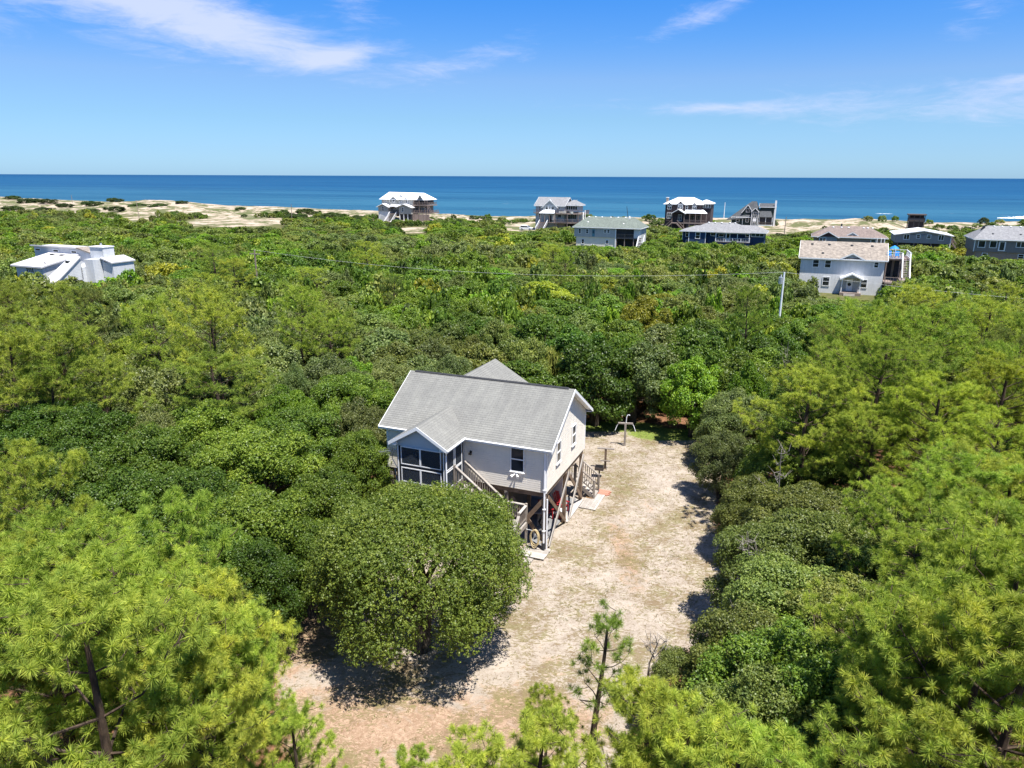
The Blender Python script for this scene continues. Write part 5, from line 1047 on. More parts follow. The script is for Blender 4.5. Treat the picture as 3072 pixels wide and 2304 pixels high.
def house_shake():
    H = House('brown shake beach house with white metal roof, arched dormers and covered front porch', (54.39, 264.28), 1.5); Z = -2.0; g = M['sid_shake']; w = M['white_metal']
    H.box('wall', 0.2, 12.8, 0, 10, Z, 7.7, g); H.hip(0.2, 12.8, 0, 10, 7.75, 9.95, w, ov=0.7, inset=4.2); H.box('side_wall', 12.82, 16.0, 1.2, 8.5, Z, 7.9, g); H.hip(11.5, 16.0, 1.2, 8.5, 8.0, 9.2, w, inset=2.5)
    H.box('chimney', -0.3, 0.5, 3.5, 4.3, 7.0, 9.7, M['sid_tan']); H.box('chimney_cap', -0.4, 0.6, 3.4, 4.4, 9.702, 9.9, M['white'])
    for x0, x1, zr in ((4.2, 6.9, 8.7), (9.5, 11.3, 8.25), (0.8, 2.6, 8.3)):
        H.gable(x0, x1, -0.5, 3, 7.3 if x1 - x0 < 2 else 7.5, zr, w, axis='y', name='dormer_roof', ov=0.25, wall=g, trim='dark_trim'); H.box('dormer_wall', x0, x1, -0.45, -0.02, 5.6, 7.4, g)
        xm = (x0 + x1) / 2; hw = 0.75 if x1 - x0 > 2 else 0.6; H.win(xm - hw, xm + hw, 6.0, 7.2, -0.46, mun=2, cross=False)
        MB().tube([(xm, -0.47, 7.36), (xm, -0.50, 7.36)], [hw + 0.1, hw + 0.1], 14).obj('arch_trim', M['white'], H.t); MB().tube([(xm, -0.505, 7.36), (xm, -0.52, 7.36)], [hw - 0.12, hw - 0.12], 14).obj('arch_pane', M['glass'], H.t)
    H.win(7.4, 8.0, 5.9, 7.2, -0.005); H.win(1.1, 2.4, 2.8, 4.6, -0.46, mun=2); H.box('bay', 0.8, 2.6, -0.45, -0.02, 1.8, 5.6, g)
    for i in range(3): H.win(13.2 + i * 0.95, 13.85 + i * 0.95, 6.6, 7.7, 1.19)
    # porch
    mk_roof_mesh([[(7.4, -3.2, 4.85), (15.4, -3.2, 4.85), (13.6, -0.1, 5.9), (7.4, -0.1, 5.9)]], w).obj('porch_roof', w, H.t); H.gable(3.2, 7.6, -3.2, 0, 4.85, 6.1, w, axis='y', name='porch_gable_roof', ov=0.3, wall=g, trim='white')
    H.box('porch_floor', 3.0, 15.2, -3.2, -0.02, 1.2, 1.45, M['wood_far']); H.rail([(7.6, -3.15, 1.45), (15.2, -3.15, 1.45)], 1.0)
    for x in (3.3, 7.5, 9.4, 11.4, 13.3, 15.1): H.post(x, -3.05, Z, 4.75, 0.22, 'wood_far')
    H.win(5.0, 6.0, 2.0, 4.0, -0.005, mun=2); H.win(9.0, 10.4, 2.2, 3.9, -0.005, mun=2, fr='wood_far'); H.win(11.2, 12.4, 2.2, 3.9, -0.005, mun=2, fr='wood_far')
    H.box('lattice', 8.4, 12.0, -3.0, -2.95, Z, 1.1, M['porch_dark']); H.box('garage_door', 12.6, 13.6, -3.0, -2.95, Z, 1.0, M['sid_taupe'])
    H.stairsx(-4.4, -3.3, 3.3, 1.4, 0.2, Z + 0.5, 10); H.stairsx(-4.4, -3.3, 5.2, 1.4, 8.2, Z + 0.4, 10); H.box('stair_landing', 3.2, 5.3, -4.4, -3.22, 1.2, 1.44, M['wood_far'])
    for x, z in ((16.0, 0.6), (17.2, 0.2), (18.4, 0.4)): H.box('deck_furniture', x, x + 0.9, -1.5, -0.7, z, z + 0.9, M['sid_cream'])
house_shake()
def house_dark():
    H = House('dark green beach house with steep charcoal roof, white trim and white corner chimney', (82.54, 276.86), 1.0); Z = -2; g = M['sid_green']; r = M['sh_char']
    H.box('wall', -0.3, 9.6, 0, 9, Z, 3.2, g); H.box('wall', 9.62, 14.4, 1.6, 9, Z, 6.8, g)
    # steep asymmetric main roof: ridge high at right, long fall to the left
    mk_roof_mesh([[(-2.2, -0.5, 2.0), (9.9, -0.5, 3.35), (8.0, 5.0, 8.75), (6.2, 5.0, 8.75)], [(9.9, 9.5, 3.35), (-2.2, 9.5, 2.0), (6.2, 5.0, 8.77), (8.0, 5.0, 8.77)], [(-2.2, 9.5, 2.0), (-2.2, -0.5, 2.0), (6.2, 5.0, 8.75)]], r).obj('roof', r, H.t)
    H.gable(9.4, 14.6, 1.6, 9, 7.0, 8.1, r, name='roof', ov=0.3, wall=g); mk_roof_mesh([[(9.2, -0.6, 3.35), (14.4, -0.6, 3.35), (13.4, 1.7, 5.6), (9.8, 1.7, 5.6)]], r).obj('porch_roof', r, H.t)
    H.box('main_gable_wall', 7.9, 9.6, 0.2, 9, 3.2, 6.0, g)
    H.gable(3.6, 7.0, 0.6, 5, 5.3, 7.7, r, axis='y', name='gable_roof', ov=0.4, wall=g); H.box('gable_room', 3.7, 6.9, 0.62, 4.5, 3.4, 5.3, g); H.win(4.8, 6.0, 5.0, 6.3, 0.58, mun=2, cross=False)
    H.gable(7.0, 9.2, -0.9, 4, 5.5, 6.6, r, axis='y', name='gable_roof', ov=0.3, wall=g); H.box('stair_tower', 7.0, 9.2, -0.9, 2, Z, 5.5, g); H.win(7.5, 8.7, 3.1, 5.0, -0.905, mun=2); H.box('white_panel', 7.45, 8.75, -0.95, -0.905, 1.7, 2.8, M['white']); H.win(7.5, 8.7, 0.0, 1.4, -0.905, mun=2)
    for x in (6.95, 9.25): H.box('corner_board', x - 0.1, x + 0.1, -0.96, -0.85, Z, 5.4, M['white'])
    for x in (1.6, 5.0): H.win(x, x + 0.95, 1.4, 2.9, -0.005)
    for x in (-0.2, 3.8): H.box('corner_board', x - 0.1, x + 0.1, -0.06, 0.0, Z, 3.1, M['white'])
    H.box('screened_porch', 9.7, 14.2, 0.0, 1.55, 0.6, 3.2, M['porch_dark']); H.box('porch_band', 9.5, 14.5, -0.55, -0.4, -0.2, 0.5, M['white']); H.rail([(9.6, -0.4, 0.55), (14.4, -0.4, 0.55)], 0.9)
    for x in (9.7, 12.0, 14.3): H.post(x, -0.3, Z, 3.2, 0.18, 'white')
    H.box('chimney', 14.6, 15.2, 2.2, 2.9, Z, 9.2, M['white']); H.box('eave_band', -0.4, 9.6, -0.55, -0.5, 3.0, 3.25, M['white'])
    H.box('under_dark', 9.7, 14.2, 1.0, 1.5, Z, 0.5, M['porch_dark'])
house_dark()
def house_modern():
    k = 0.85; zz = lambda z: 18.5 - (18.5 - z) * k; q = lambda a: a * k
    o = S((-91.87, 133.24), k)
    H = House('white modern house with stepped shed roofs and tall square chimney among the trees', o); Z = -1.5; g = M['sid_modern']; w = M['sh_white']
    # low front wing: shed roof rising to the back
    H.box('front_wall', q(0.3), q(7.35), 0.0, 6.2, Z, zz(2.3), g)
    MB().prism([(q(7.35), 0.0, zz(2.28)), (q(7.35), 6.2, zz(2.28)), (q(7.35), 6.2, zz(3.8)), (q(7.35), 0.0, zz(2.32))], (q(-7.0), 0, 0)).obj('shed_wall', g, H.t)
    mk_roof_mesh([[(q(-0.5), -0.4, zz(2.45)), (q(7.7), -0.4, zz(2.4)), (q(7.7), 6.3, zz(3.95)), (q(-0.5), 6.3, zz(4.0))]], w, 0.22).obj('roof', w, H.t)
    H.win(q(3.1), q(5.0), zz(1.25), zz(2.05), -0.005, mun=4, cross=False, t=0.06); 
    # clerestory block
    H.box('clerestory_wall', q(-4.6), q(7.3), 6.3, 9.5, Z, zz(5.05), g); H.box('clerestory_wall', q(7.31), q(11.0), 6.32, 9.5, Z, zz(4.2), g)
    MB().prism([(q(7.31), 6.32, zz(4.18)), (q(11.0), 6.32, zz(4.18)), (q(7.31), 6.32, zz(5.05))], (0, 3.1, 0)).obj('shed_wall', g, H.t)
    mk_roof_mesh([[(q(-5.2), 6.0, zz(5.32)), (q(7.4), 6.0, zz(5.25)), (q(7.4), 12.5, zz(4.2)), (q(-5.2), 12.5, zz(4.2))]], w, 0.2).obj('roof', w, H.t); mk_roof_mesh([[(q(7.42), 6.0, zz(5.25)), (q(11.3), 6.0, zz(4.4)), (q(11.3), 10, zz(4.4)), (q(7.42), 10, zz(5.25))]], M['sh_tan'], 0.2).obj('roof', M['sh_tan'], H.t)
    for a, z0, z1 in ((-4.2, 4.22, 4.55), (0.8, 4.18, 4.52), (5.7, 4.15, 4.47)): H.win(q(a), q(a + 1.3), zz(z0), zz(z1), 6.295, cross=False)
    # middle block with steep shed falling to the front
    H.box('middle_wall', q(8.2), q(13.2), 2.6, 6.28, Z, zz(2.2), g); MB().prism([(q(13.2), -2.0, zz(0.0)), (q(13.2), 2.8, zz(0.0)), (q(13.2), 2.8, zz(4.1)), (q(13.2), 2.6, zz(4.1))], (q(-2.4), 0, 0)).obj('shed_wall', g, H.t)
    mk_roof_mesh([[(q(10.0), -2.8, zz(-0.6)), (q(13.4), -2.8, zz(-0.6)), (q(13.4), 2.7, zz(4.2)), (q(10.8), 2.7, zz(4.1))]], w, 0.2).obj('roof', w, H.t)
    H.box('right_wall', q(13.22), q(15.3), 3.4, 9, Z, zz(3.6), g)
    H.box('chimney', q(12.6), q(15.9), 5.0, 7.0, Z, zz(5.6), M['sid_modern']); H.box('chimney_cap', q(12.5), q(16.0), 4.9, 7.1, zz(5.605), zz(5.75), M['white']); MB().tube([(q(14.2), 6, zz(5.76)), (q(14.2), 6, zz(6.3))], 0.15, 8).obj('flue', M['alu'], H.t)
    mk_roof_mesh([[(q(15.4), 4.6, zz(3.9)), (q(18.2), 4.6, zz(3.1)), (q(18.2), 9, zz(3.1)), (q(15.4), 9, zz(3.9))]], w, 0.2).obj('roof', w, H.t); H.box('right_wall', q(15.5), q(18.0), 4.9, 8.8, Z, zz(3.0), g)
    for x, y, z in ((q(1.6), 5.0, 3.72), (q(4.2), 5.0, 3.70)): H.box('skylight', x, x + 0.7, y, y + 0.5, zz(z) - 0.05, zz(z) + 0.16, M['glass'])
    H.box('skylight', q(11.3), q(11.3) + 0.6, 1.4, 1.9, zz(3.05), zz(3.5), M['glass']); MB().tube([(q(6.6), 1.0, zz(2.7)), (q(6.6), 1.0, zz(3.1))], 0.08, 6).obj('vent_pipe', M['dark_trim'], H.t)
house_modern()
def tower():
    t = thing('lookout_deck', 'small dark roofed lookout deck on posts on the dune crest', 'lookout', (143.0, 266.0, 1.7), YAW)
    b = MB()
    for x in (0.2, 1.9, 3.6, 5.2):
        for y in (0, 3): MB().box(x - 0.12, x + 0.12, y - 0.12, y + 0.12, -2, 3.9).obj('post', M['dark_trim'], t)
    MB().box(0, 5.4, -0.1, 3.1, 1.75, 2.0).obj('floor', M['wood_brown'], t); MB().box(-0.3, 5.7, -0.4, 3.4, 3.9, 4.1).obj('roof', M['sh_brown'], t)
    MB().prism([(-0.3, -0.4, 4.102), (5.7, -0.4, 4.102), (5.7, 3.4, 4.102), (-0.3, 3.4, 4.102)], (0, 0, 0.15)).obj('roof_cap', M['sh_brown'], t)
    MB().box(0.3, 5.1, 2.0, 2.1, 2.01, 3.85).obj('back_screen', M['porch_dark'], t); MB().box(0.0, 5.4, -0.16, -0.125, 2.0, 2.9).obj('parapet', M['dark_trim'], t); MB().box(0.3, 5.1, 0.5, 0.6, -1.5, 1.7).obj('lower_wall', M['porch_dark'], t)
    for i in range(6): MB().box(5.5 + i * 0.3, 5.8 + i * 0.3, 0.5, 1.5, 1.7 - i * 0.3, 1.78 - i * 0.3).obj('step', M['wood_far'], t)
tower()
def car():
    p = at_house((8.32, 265.2), (-1.6, -5.5, 0)); z = float(terrain(p.x, p.y))
    t = thing('parked_car', 'white sport utility car parked left of the light grey beach house', 'car', (p.x, p.y, z + 0.35), YAW + R(6))
    prof = [(-2.2, 0.35), (2.2, 0.35), (2.3, 0.75), (2.15, 0.98), (1.25, 1.08), (0.55, 1.62), (-1.7, 1.66), (-2.2, 1.1), (-2.28, 0.7)]
    MB().prism([(x, -0.85, z_) for x, z_ in prof], (0, 1.7, 0)).obj('body', M['white'], t)
    for y in (-0.862, 0.845): MB().prism([(1.05, y, 1.1), (0.5, y, 1.52), (-1.55, y, 1.55), (-1.95, y, 1.12)], (0, 0.016, 0)).obj('side_window', M['glass'], t)
    MB().prism([(1.27, -0.7, 1.11), (0.6, -0.7, 1.61), (0.6, 0.7, 1.61), (1.27, 0.7, 1.11)], (0.03, 0, 0.03)).obj('windscreen', M['glass'], t)
    for x in (-1.4, 1.45):
        for y in (-0.9, 0.72):
            w = MB().tube([(x, y, 0.34), (x, y + 0.18, 0.34)], 0.35, 14).obj('wheel', M['black'], t); MB().tube([(x, y - 0.01, 0.34), (x, y + 0.19, 0.34)], 0.2, 10).obj('rim', M['alu'], w)
    for y in (-0.7, 0.5): MB().box(2.2, 2.31, y, y + 0.25, 0.72, 0.86).obj('headlight', M['alu'], t)
car()

# ------------------------------------------------------------------ poles and wires
def poles():
    def pole(label, x, y, h, lean=0.0, mt='pole', r=0.14, arm=True, z=None, name='utility_pole'):
        z = float(terrain(x, y)) if z is None else z
        t = thing(name, label, 'pole', (x, y, z), YAW); MB().tube([(0, 0, -0.5), (lean, 0, h)], [r * 1.15, r * 0.75], 8).obj('shaft', M[mt], t)
        if arm: MB().box(-0.9 + lean, 0.9 + lean, -0.06, 0.06, h - 0.6, h - 0.48).obj('crossarm', M[mt], t)
        return t, (x, y, z + h)
    k = 0.65
    A = (44.5 * k, 118.0 * k, 18.5 - (18.5 - 3.6) * k); F = (-54.2 * k, 152.5 * k, 18.5 - (18.5 - 3.4) * k)
    t, _ = pole('wooden utility pole with a grey transformer can above the trees left of the white house', A[0], A[1], A[2] - float(terrain(A[0], A[1])), arm=False, mt='pvc', r=0.12)
    h = A[2] - float(terrain(A[0], A[1]))
    MB().tube([(-0.28, -0.1, h - 1.25), (-0.28, -0.1, h - 0.55)], 0.24, 12).obj('transformer', M['alu'], t); MB().tube([(-0.28, -0.1, h - 0.54), (-0.28, -0.1, h - 0.3)], 0.05, 6).obj('insulator', M['white'], t)
    pole('bare utility pole standing among the trees behind the pines on the left', F[0], F[1], F[2] - float(terrain(F[0], F[1])), arm=True)
    E_ = (A[0] + CU * 58, A[1] + SU * 58)
    pole('utility pole at the far right end of the wire', E_[0], E_[1], 8.6)
    def wire(a, b, sag, label, n=28):
        pts = [(a[0] + (b[0] - a[0]) * i / n, a[1] + (b[1] - a[1]) * i / n, a[2] + (b[2] - a[2]) * i / n - sag * 4 * (i / n) * (1 - i / n)) for i in range(n + 1)]
        tag(MB().tube(pts, 0.011, 4).obj('power_line', M['wire']), label, 'wire')
    wire(A, (E_[0], E_[1], 8.3), 1.3, 'overhead wire crossing the trees to the right of the transformer pole'); wire(F, A, 1.6, 'overhead wire crossing the trees to the left of the transformer pole')
    for key, lab, lean, mt in (('p632', 'weathered pole in the shrubs left of the tall pale beach house', 0.3, 'pole'), ('p301', 'thin pole on the dune left of the sand path', -0.4, 'pole'), ('p158', 'distant pole against the sea at the far left', 0, 'pole'),
                               ('p1049', 'short pole between the two pale beach houses', 0, 'pole'), ('p1693', 'pole beside the sand drive right of the navy house', 0.1, 'pole'), ('lean', 'leaning thin mast behind the grey green roof', -0.9, 'dark_trim')):
        x, y, h = POLES[key]; z = float(terrain(x, y)); pole(lab, x, y, max(2.0, h - z), lean, mt, 0.13, False, z)
    x, y, h = POLES['flag']; z = float(terrain(x, y)); pole('white flagpole between the brown shake house and the dark green house', x, y, h - z, 0, 'white', 0.14, False, z, 'flagpole')
M['wire'] = m_plain('pale_wire', (0.5, 0.5, 0.48), 0.5, 0.1, 1)
poles()

# ------------------------------------------------------------------ vegetation
RNG = np.random.RandomState(11)
def unit(a): return a / np.maximum(np.linalg.norm(a, axis=-1, keepdims=True), 1e-9)
def leaf_quads(C, Nn, L, Wd, rng):
    # rhombic leaves: centre, normal, length, width
    n = len(C); r = unit(rng.normal(size=(n, 3))); a = unit(np.cross(Nn, r)); b = np.cross(Nn, a)
    L = L * rng.uniform(0.7, 1.3, (n, 1)); Wd = Wd * rng.uniform(0.75, 1.25, (n, 1)); fold = Nn * (Wd * 0.25)
    V = np.stack([C - a * L / 2, C + b * Wd / 2 + fold, C + a * L / 2, C - b * Wd / 2 + fold], 1).reshape(-1, 3)
    return V, np.arange(4 * n).reshape(n, 4)
def oak_clumps(rng, Rr, H, nc, zmin=0.16, even=False):
    k = np.arange(nc); z = np.clip(-0.5 + 1.5 * (k + 0.5) / nc + rng.normal(0, 0.07, nc), -0.55, 1.0); th = k * 2.399963 + rng.normal(0, 0.32, nc); xy = np.sqrt(np.maximum(0, 1 - z * z)); zc = (0.36 + zmin * 0.62) * H
    rho = rng.uniform(0.70, 1.02, nc); lob = 1 + 0.16 * np.sin(3 * th + rng.uniform(0, 6)) + 0.10 * np.sin(5 * th + rng.uniform(0, 6))
    if even: rho = rng.uniform(0.70, 1.03, nc); lob = 1 + 0.09 * np.sin(3 * th + 1) + 0.08 * np.sin(7 * th); xy = np.where(z > 0, np.maximum(0, 1 - z * z) ** 0.42, xy)
    px = Rr * 0.84 * xy * np.cos(th) * rho * lob; py = Rr * 0.84 * xy * np.sin(th) * rho * lob
    pz = np.where(z > 0, zc + z * (H - zc) * 0.84 * rho, zc + z * 2 * (zc - zmin * H) * 0.8)
    if even:
        m = rng.uniform(0, 1, nc) < 0.30; q = np.sqrt(rng.uniform(0, 1, nc)) * 0.8
        px = np.where(m, q * Rr * np.cos(th), px); py = np.where(m, q * Rr * np.sin(th), py); pz = np.where(m, zc + (H - zc) * np.sqrt(1 - q * q) * rng.uniform(0.62, 0.86, nc), pz)
    rc = Rr * (rng.uniform(0.10, 0.25, nc) if even else rng.uniform(0.13, 0.27, nc))
    return np.stack([px, py, pz], 1), rc, zc
def oak_crown(seed, Rr, H, nc, nl, L, Wd, mat_, name='crown', spread=0.55, zmin=0.16, per=26, rs=0.15, even=False):
    # clumps over the dome > leafy sprays on each clump > single leaves on each spray
    rng = np.random.RandomState(seed); C, rc, zc = oak_clumps(rng, Rr, H, nc, zmin, even); ns = nl // per
    w = rc ** 2; idx = rng.choice(nc, ns, p=w / w.sum()); c = C[idx]; r = rc[idx][:, None]
    out = unit(c - np.array([0, 0, zc * 0.7])); g = unit(rng.normal(size=(ns, 3)) + out * 0.5 + np.array([0, 0, 0.4]))
    S_ = c + g * r * (1.08 - spread * rng.uniform(0, 1, (ns, 1)) ** 1.3) * np.array([1, 1, 0.75])
    e = np.sqrt((S_[:, 0] / Rr) ** 2 + (S_[:, 1] / Rr) ** 2 + ((S_[:, 2] - zc) / (H - zc)) ** 2); keep = (e > 0.42) & (S_[:, 2] > zmin * H - 0.25); S_ = S_[keep]; g = g[keep]
    sg = np.repeat(g, per, 0); h = unit(rng.normal(size=sg.shape) + sg * 0.55)
    rr = rs * rng.uniform(0.7, 1.35, (len(S_), 1)); P = np.repeat(S_, per, 0) + h * np.repeat(rr, per, 0) * rng.uniform(0.45, 1.0, (len(sg), 1))
    Nn = unit(h * 0.75 + sg * 0.25 + rng.normal(size=P.shape) * 0.42 + np.array([0, 0, 0.38]))
    V, F = leaf_quads(P, Nn, L, Wd, rng); return np_mesh(name, V, F, mat_), C, rc
def oak_trunk(seed, Rr, H, C):
    rng = random.Random(seed); b = MB(); base = 0.06 * Rr + 0.05; zc = 0.30 * H
    for s in range(2):
        dx, dy = rng.uniform(-0.3, 0.3), rng.uniform(-0.3, 0.3)
        b.tube([(dx * 0.3, dy * 0.3, -0.3), (dx, dy, zc * 0.6), (dx * 2, dy * 2, zc)], [base, base * 0.85, base * 0.7], 7)
        for k in range(5):
            c = C[rng.randrange(len(C))]; m = ((dx * 2 + c[0]) * 0.5 + rng.uniform(-0.3, 0.3), (dy * 2 + c[1]) * 0.5 + rng.uniform(-0.3, 0.3), (zc + c[2]) * 0.52)
            b.tube([(dx * 2, dy * 2, zc * 0.95), m, tuple(c)], [base * 0.6, base * 0.38, base * 0.12], 5)
    return b.mesh('trunk', M['bark'])

def pine(seed, H, Rr, ntuft, nn, nl_len, nw, zb=0.34, top_round=0.6, levels=11, bare=0.0):
    # trunk + branches mesh, and needle mesh made of tufts (pompoms of long needles) at the branchlet tips
    rng = np.random.RandomState(seed); pr = random.Random(seed); b = MB()
    lean = np.array([pr.uniform(-0.05, 0.05) * H, pr.uniform(-0.05, 0.05) * H])
    def tr(t): return np.array([lean[0] * t + 0.12 * math.sin(t * 5 + seed), lean[1] * t + 0.12 * math.cos(t * 4 + seed * 2), H * t])
    b.tube([tuple(tr(t)) if t > 0 else (0, 0, -0.3) for t in np.linspace(0, 0.97, 9)], [0.022 * H * (1 - 0.85 * t) + 0.012 for t in np.linspace(0, 1, 9)], 7)
    tips = []; dirs = []
    for li in range(levels):
        t = zb + (0.96 - zb) * (li + pr.uniform(-0.3, 0.3)) / (levels - 1) if levels > 1 else zb
        t = min(max(t, zb), 0.96); rel = (t - zb) / (0.97 - zb); prof = (1 - max(0, (rel - 0.25) / 0.78) ** 2) ** 0.5 if rel > 0.25 else 0.78 + rel * 0.9
        nb = pr.choice([3, 3, 4, 4]) if rel < 0.85 else 3
        a0 = pr.uniform(0, 6.28)
        for k in range(nb):
            az = a0 + 6.28 * k / nb + pr.uniform(-0.35, 0.35); ln = Rr * max(0.15, prof) * pr.uniform(0.62, 1.08); rise = 0.15 + 0.55 * rel + pr.uniform(-0.1, 0.2)
            o = tr(t); d = np.array([math.cos(az), math.sin(az), 0]); q = [o]
            for s in (0.35, 0.7, 1.0): q.append(o + d * ln * s + np.array([0, 0, ln * (rise * s + 0.22 * s * s)]) + rng.normal(size=3) * 0.05 * ln)
            b.tube([tuple(p) for p in q], [0.042 * ln ** 0.6 * (1 - rel * 0.4) * f for f in (0.62, 0.45, 0.28, 0.1)], 5)
            per = max(5, int(ntuft / (levels * 3.5) * (0.5 + prof * 0.8)))
            for j in range(per):
                s = pr.uniform(0.30, 1.05) ** 0.7; base = q[0] + (q[1] - q[0]) * 0
                i = min(2, int(s * 3)); f = s * 3 - i; p = q[i] * (1 - f) + q[i + 1] * f if s < 1 else q[3]
                sp = (0.16 + ln * 0.17) * (1.15 - s * 0.5); side = np.array([-d[1], d[0], 0]) * rng.normal() * sp * 1.25; up = np.array([0, 0, abs(rng.normal()) * sp * 0.5 + 0.05]); tip = p + side + up + d * rng.uniform(0, 0.22) * ln * 0.5
                tips.append(tip); dirs.append(unit(d * 0.5 + side / (sp + 1e-6) * 0.45 + np.array([0, 0, 0.85]) + rng.normal(size=3) * 0.18))
                if j % 3 == 0: b.tube([tuple(p), tuple((p + tip) / 2 + np.array([0, 0, -0.03])), tuple(tip)], [0.014, 0.010, 0.006], 4, False)
    top = tr(0.985)
    for j in range(6): tips.append(top + rng.normal(size=3) * np.array([0.14, 0.14, 0.08])); dirs.append(np.array([rng.normal() * 0.3, rng.normal() * 0.3, 1.0]))
    T = np.array(tips); D = unit(np.array(dirs)); n = len(T)
    c = np.repeat(T, nn, 0); ax = np.repeat(D, nn, 0); nd = unit(unit(rng.normal(size=c.shape)) * 1.0 + ax * 0.62)
    ln = nl_len * rng.uniform(0.75, 1.15, (len(c), 1)); sd = unit(np.cross(nd, rng.normal(size=c.shape))) * nw / 2
    base = c + nd * 0.02 - ax * rng.uniform(0, 0.10, (len(c), 1)); tip = base + nd * ln - np.array([0, 0, 1]) * ln * 0.12
    V = np.stack([base - sd, base + sd, tip + sd * 0.25, tip - sd * 0.25], 1).reshape(-1, 3); F = np.arange(len(V)).reshape(-1, 4)
    # all the needles of one tuft share one island in colour: weld nothing, colour follows position
    return b.mesh('trunk', M['pinebark']), np_mesh('crown', V, F, M['needle'])

PAL = [(0.086, 0.148, 0.018), (0.132, 0.200, 0.024), (0.168, 0.205, 0.046), (0.265, 0.290, 0.030), (0.140, 0.240, 0.020), (0.150, 0.188, 0.056),
       (0.282, 0.345, 0.050), (0.335, 0.400, 0.058), (0.225, 0.290, 0.044), (0.320, 0.355, 0.042), (0.060, 0.092, 0.022), (0.155, 0.210, 0.032)]
CNAME = ['dark green', 'mid green', 'olive green', 'yellow green', 'bright green', 'grey green', 'pale green', 'lime green', 'fresh green', 'yellowish', 'deep green', 'mid green']
OAKN = [(oak_crown(20 + i, 3.0, 6.5, 95, 80000, 0.096, 0.056, M['leaf'], zmin=0.2, per=4, rs=0.065)) for i in range(3)]
OAKN = [(m, oak_trunk(30 + i, 3.0, 6.5, C)) for i, (m, C, rc) in enumerate(OAKN)]
m_, C_, r_ = oak_crown(5, 4.5, 6.8, 290, 260000, 0.080, 0.048, M['leaf'], zmin=0.26, spread=0.5, per=7, rs=0.085, even=True); OAKBIG = (m_, oak_trunk(6, 4.5, 6.8, C_))
OAKM = [(oak_crown(40 + i, 3.0, 6.0, 60, 29000, 0.155, 0.095, M['leaf'], per=4, rs=0.12)) for i in range(4)]
OAKM = [(m, oak_trunk(45 + i, 3.0, 6.0, C)) for i, (m, C, rc) in enumerate(OAKM)]
OAKF = [oak_crown(60 + i, 3.0, 4.0, 40, 8500, 0.235, 0.165, M['leaf_far'], 'shrub', per=8, rs=0.28)[0] for i in range(5)]
PINEN = [pine(70, 9.0, 2.6, 1080, 90, 0.142, 0.012, 0.34, levels=9), pine(71, 9.0, 2.6, 1080, 90, 0.142, 0.012, 0.42, levels=8), pine(72, 9.0, 2.6, 1080, 90, 0.142, 0.012, 0.30, levels=10)]
PINEK = [pine(73, 7.0, 1.4, 420, 90, 0.142, 0.012, 0.45, levels=7), pine(74, 7.0, 1.4, 420, 90, 0.142, 0.012, 0.38, levels=7)]
PINES = pine(75, 7.4, 1.0, 62, 70, 0.165, 0.012, 0.66, levels=5)
PINEM = [pine(80 + i, 9.0, 2.8, 760, 30, 0.21, 0.022, 0.30 + 0.06 * i, levels=8) for i in range(4)]

HOUSE_RECT = [(HO[:2], -9.6, 0.6, -3.4, 8.4), ((49.46, 122.83), -1.5, 17, -3.5, 9), ((17.16, 196.91), -1.5, 19, -3, 10), (S((47.38, 204.52), 0.92), -1, 21, -2.5, 9), (S((85.22, 202.93), 0.9), -2, 16.5, -2, 10), (S((103.86, 197.27), 0.93), -1.5, 14, -1.5, 12),
              (S((110.68, 173.38), 0.95), -2, 21, -1.5, 11), ((-56.69, 310.09), -1, 25, -6, 12), ((8.32, 265.2), -4, 20, -8, 10), ((54.39, 264.28), -2, 21, -6, 11), ((82.54, 276.86), -3, 17, -3, 10), (S((-91.87, 133.24), 0.85), -6, 18, -1.5, 12), ((143.0, 266.0), -2, 8, -12, 5)]
def in_house(x, y, r):
    for (ox, oy), x0, x1, y0, y1 in HOUSE_RECT:
        a = (x - ox) * CU + (y - oy) * SU; b = -(x - ox) * SU + (y - oy) * CU
        if x0 - r < a < x1 + r and y0 - r < b < y1 + r: return True
    return False
def cap_height(x, y, r, zg):
    d = math.hypot(x, y); az = math.atan2(x, y); da = r / d * 0.75; h = 99
    for a0, a1, s, dist in CAPS:
        if d < dist and az + da > a0 and az - da < a1: h = min(h, 18.5 - s * d - zg)
    return h
trees = []   # (kind, x, y, H, R, colour, note)
for k, x, y, H, Rr, c, n in TREES: trees.append((k, x, y, H, Rr, c, n, True))
cell = 5.0; gridd = {}
def put(x, y, r): gridd.setdefault((int(x // cell), int(y // cell)), []).append((x, y, r))
def free(x, y, r, f):
    cx, cy = int(x // cell), int(y // cell)
    for i in range(cx - 2, cx + 3):
        for j in range(cy - 2, cy + 3):
            for (a, b, q) in gridd.get((i, j), ()):
                if (a - x) ** 2 + (b - y) ** 2 < (f * (q + r)) ** 2: return False
    return True
for t in trees: put(t[1], t[2], t[4])
fr = random.Random(21)
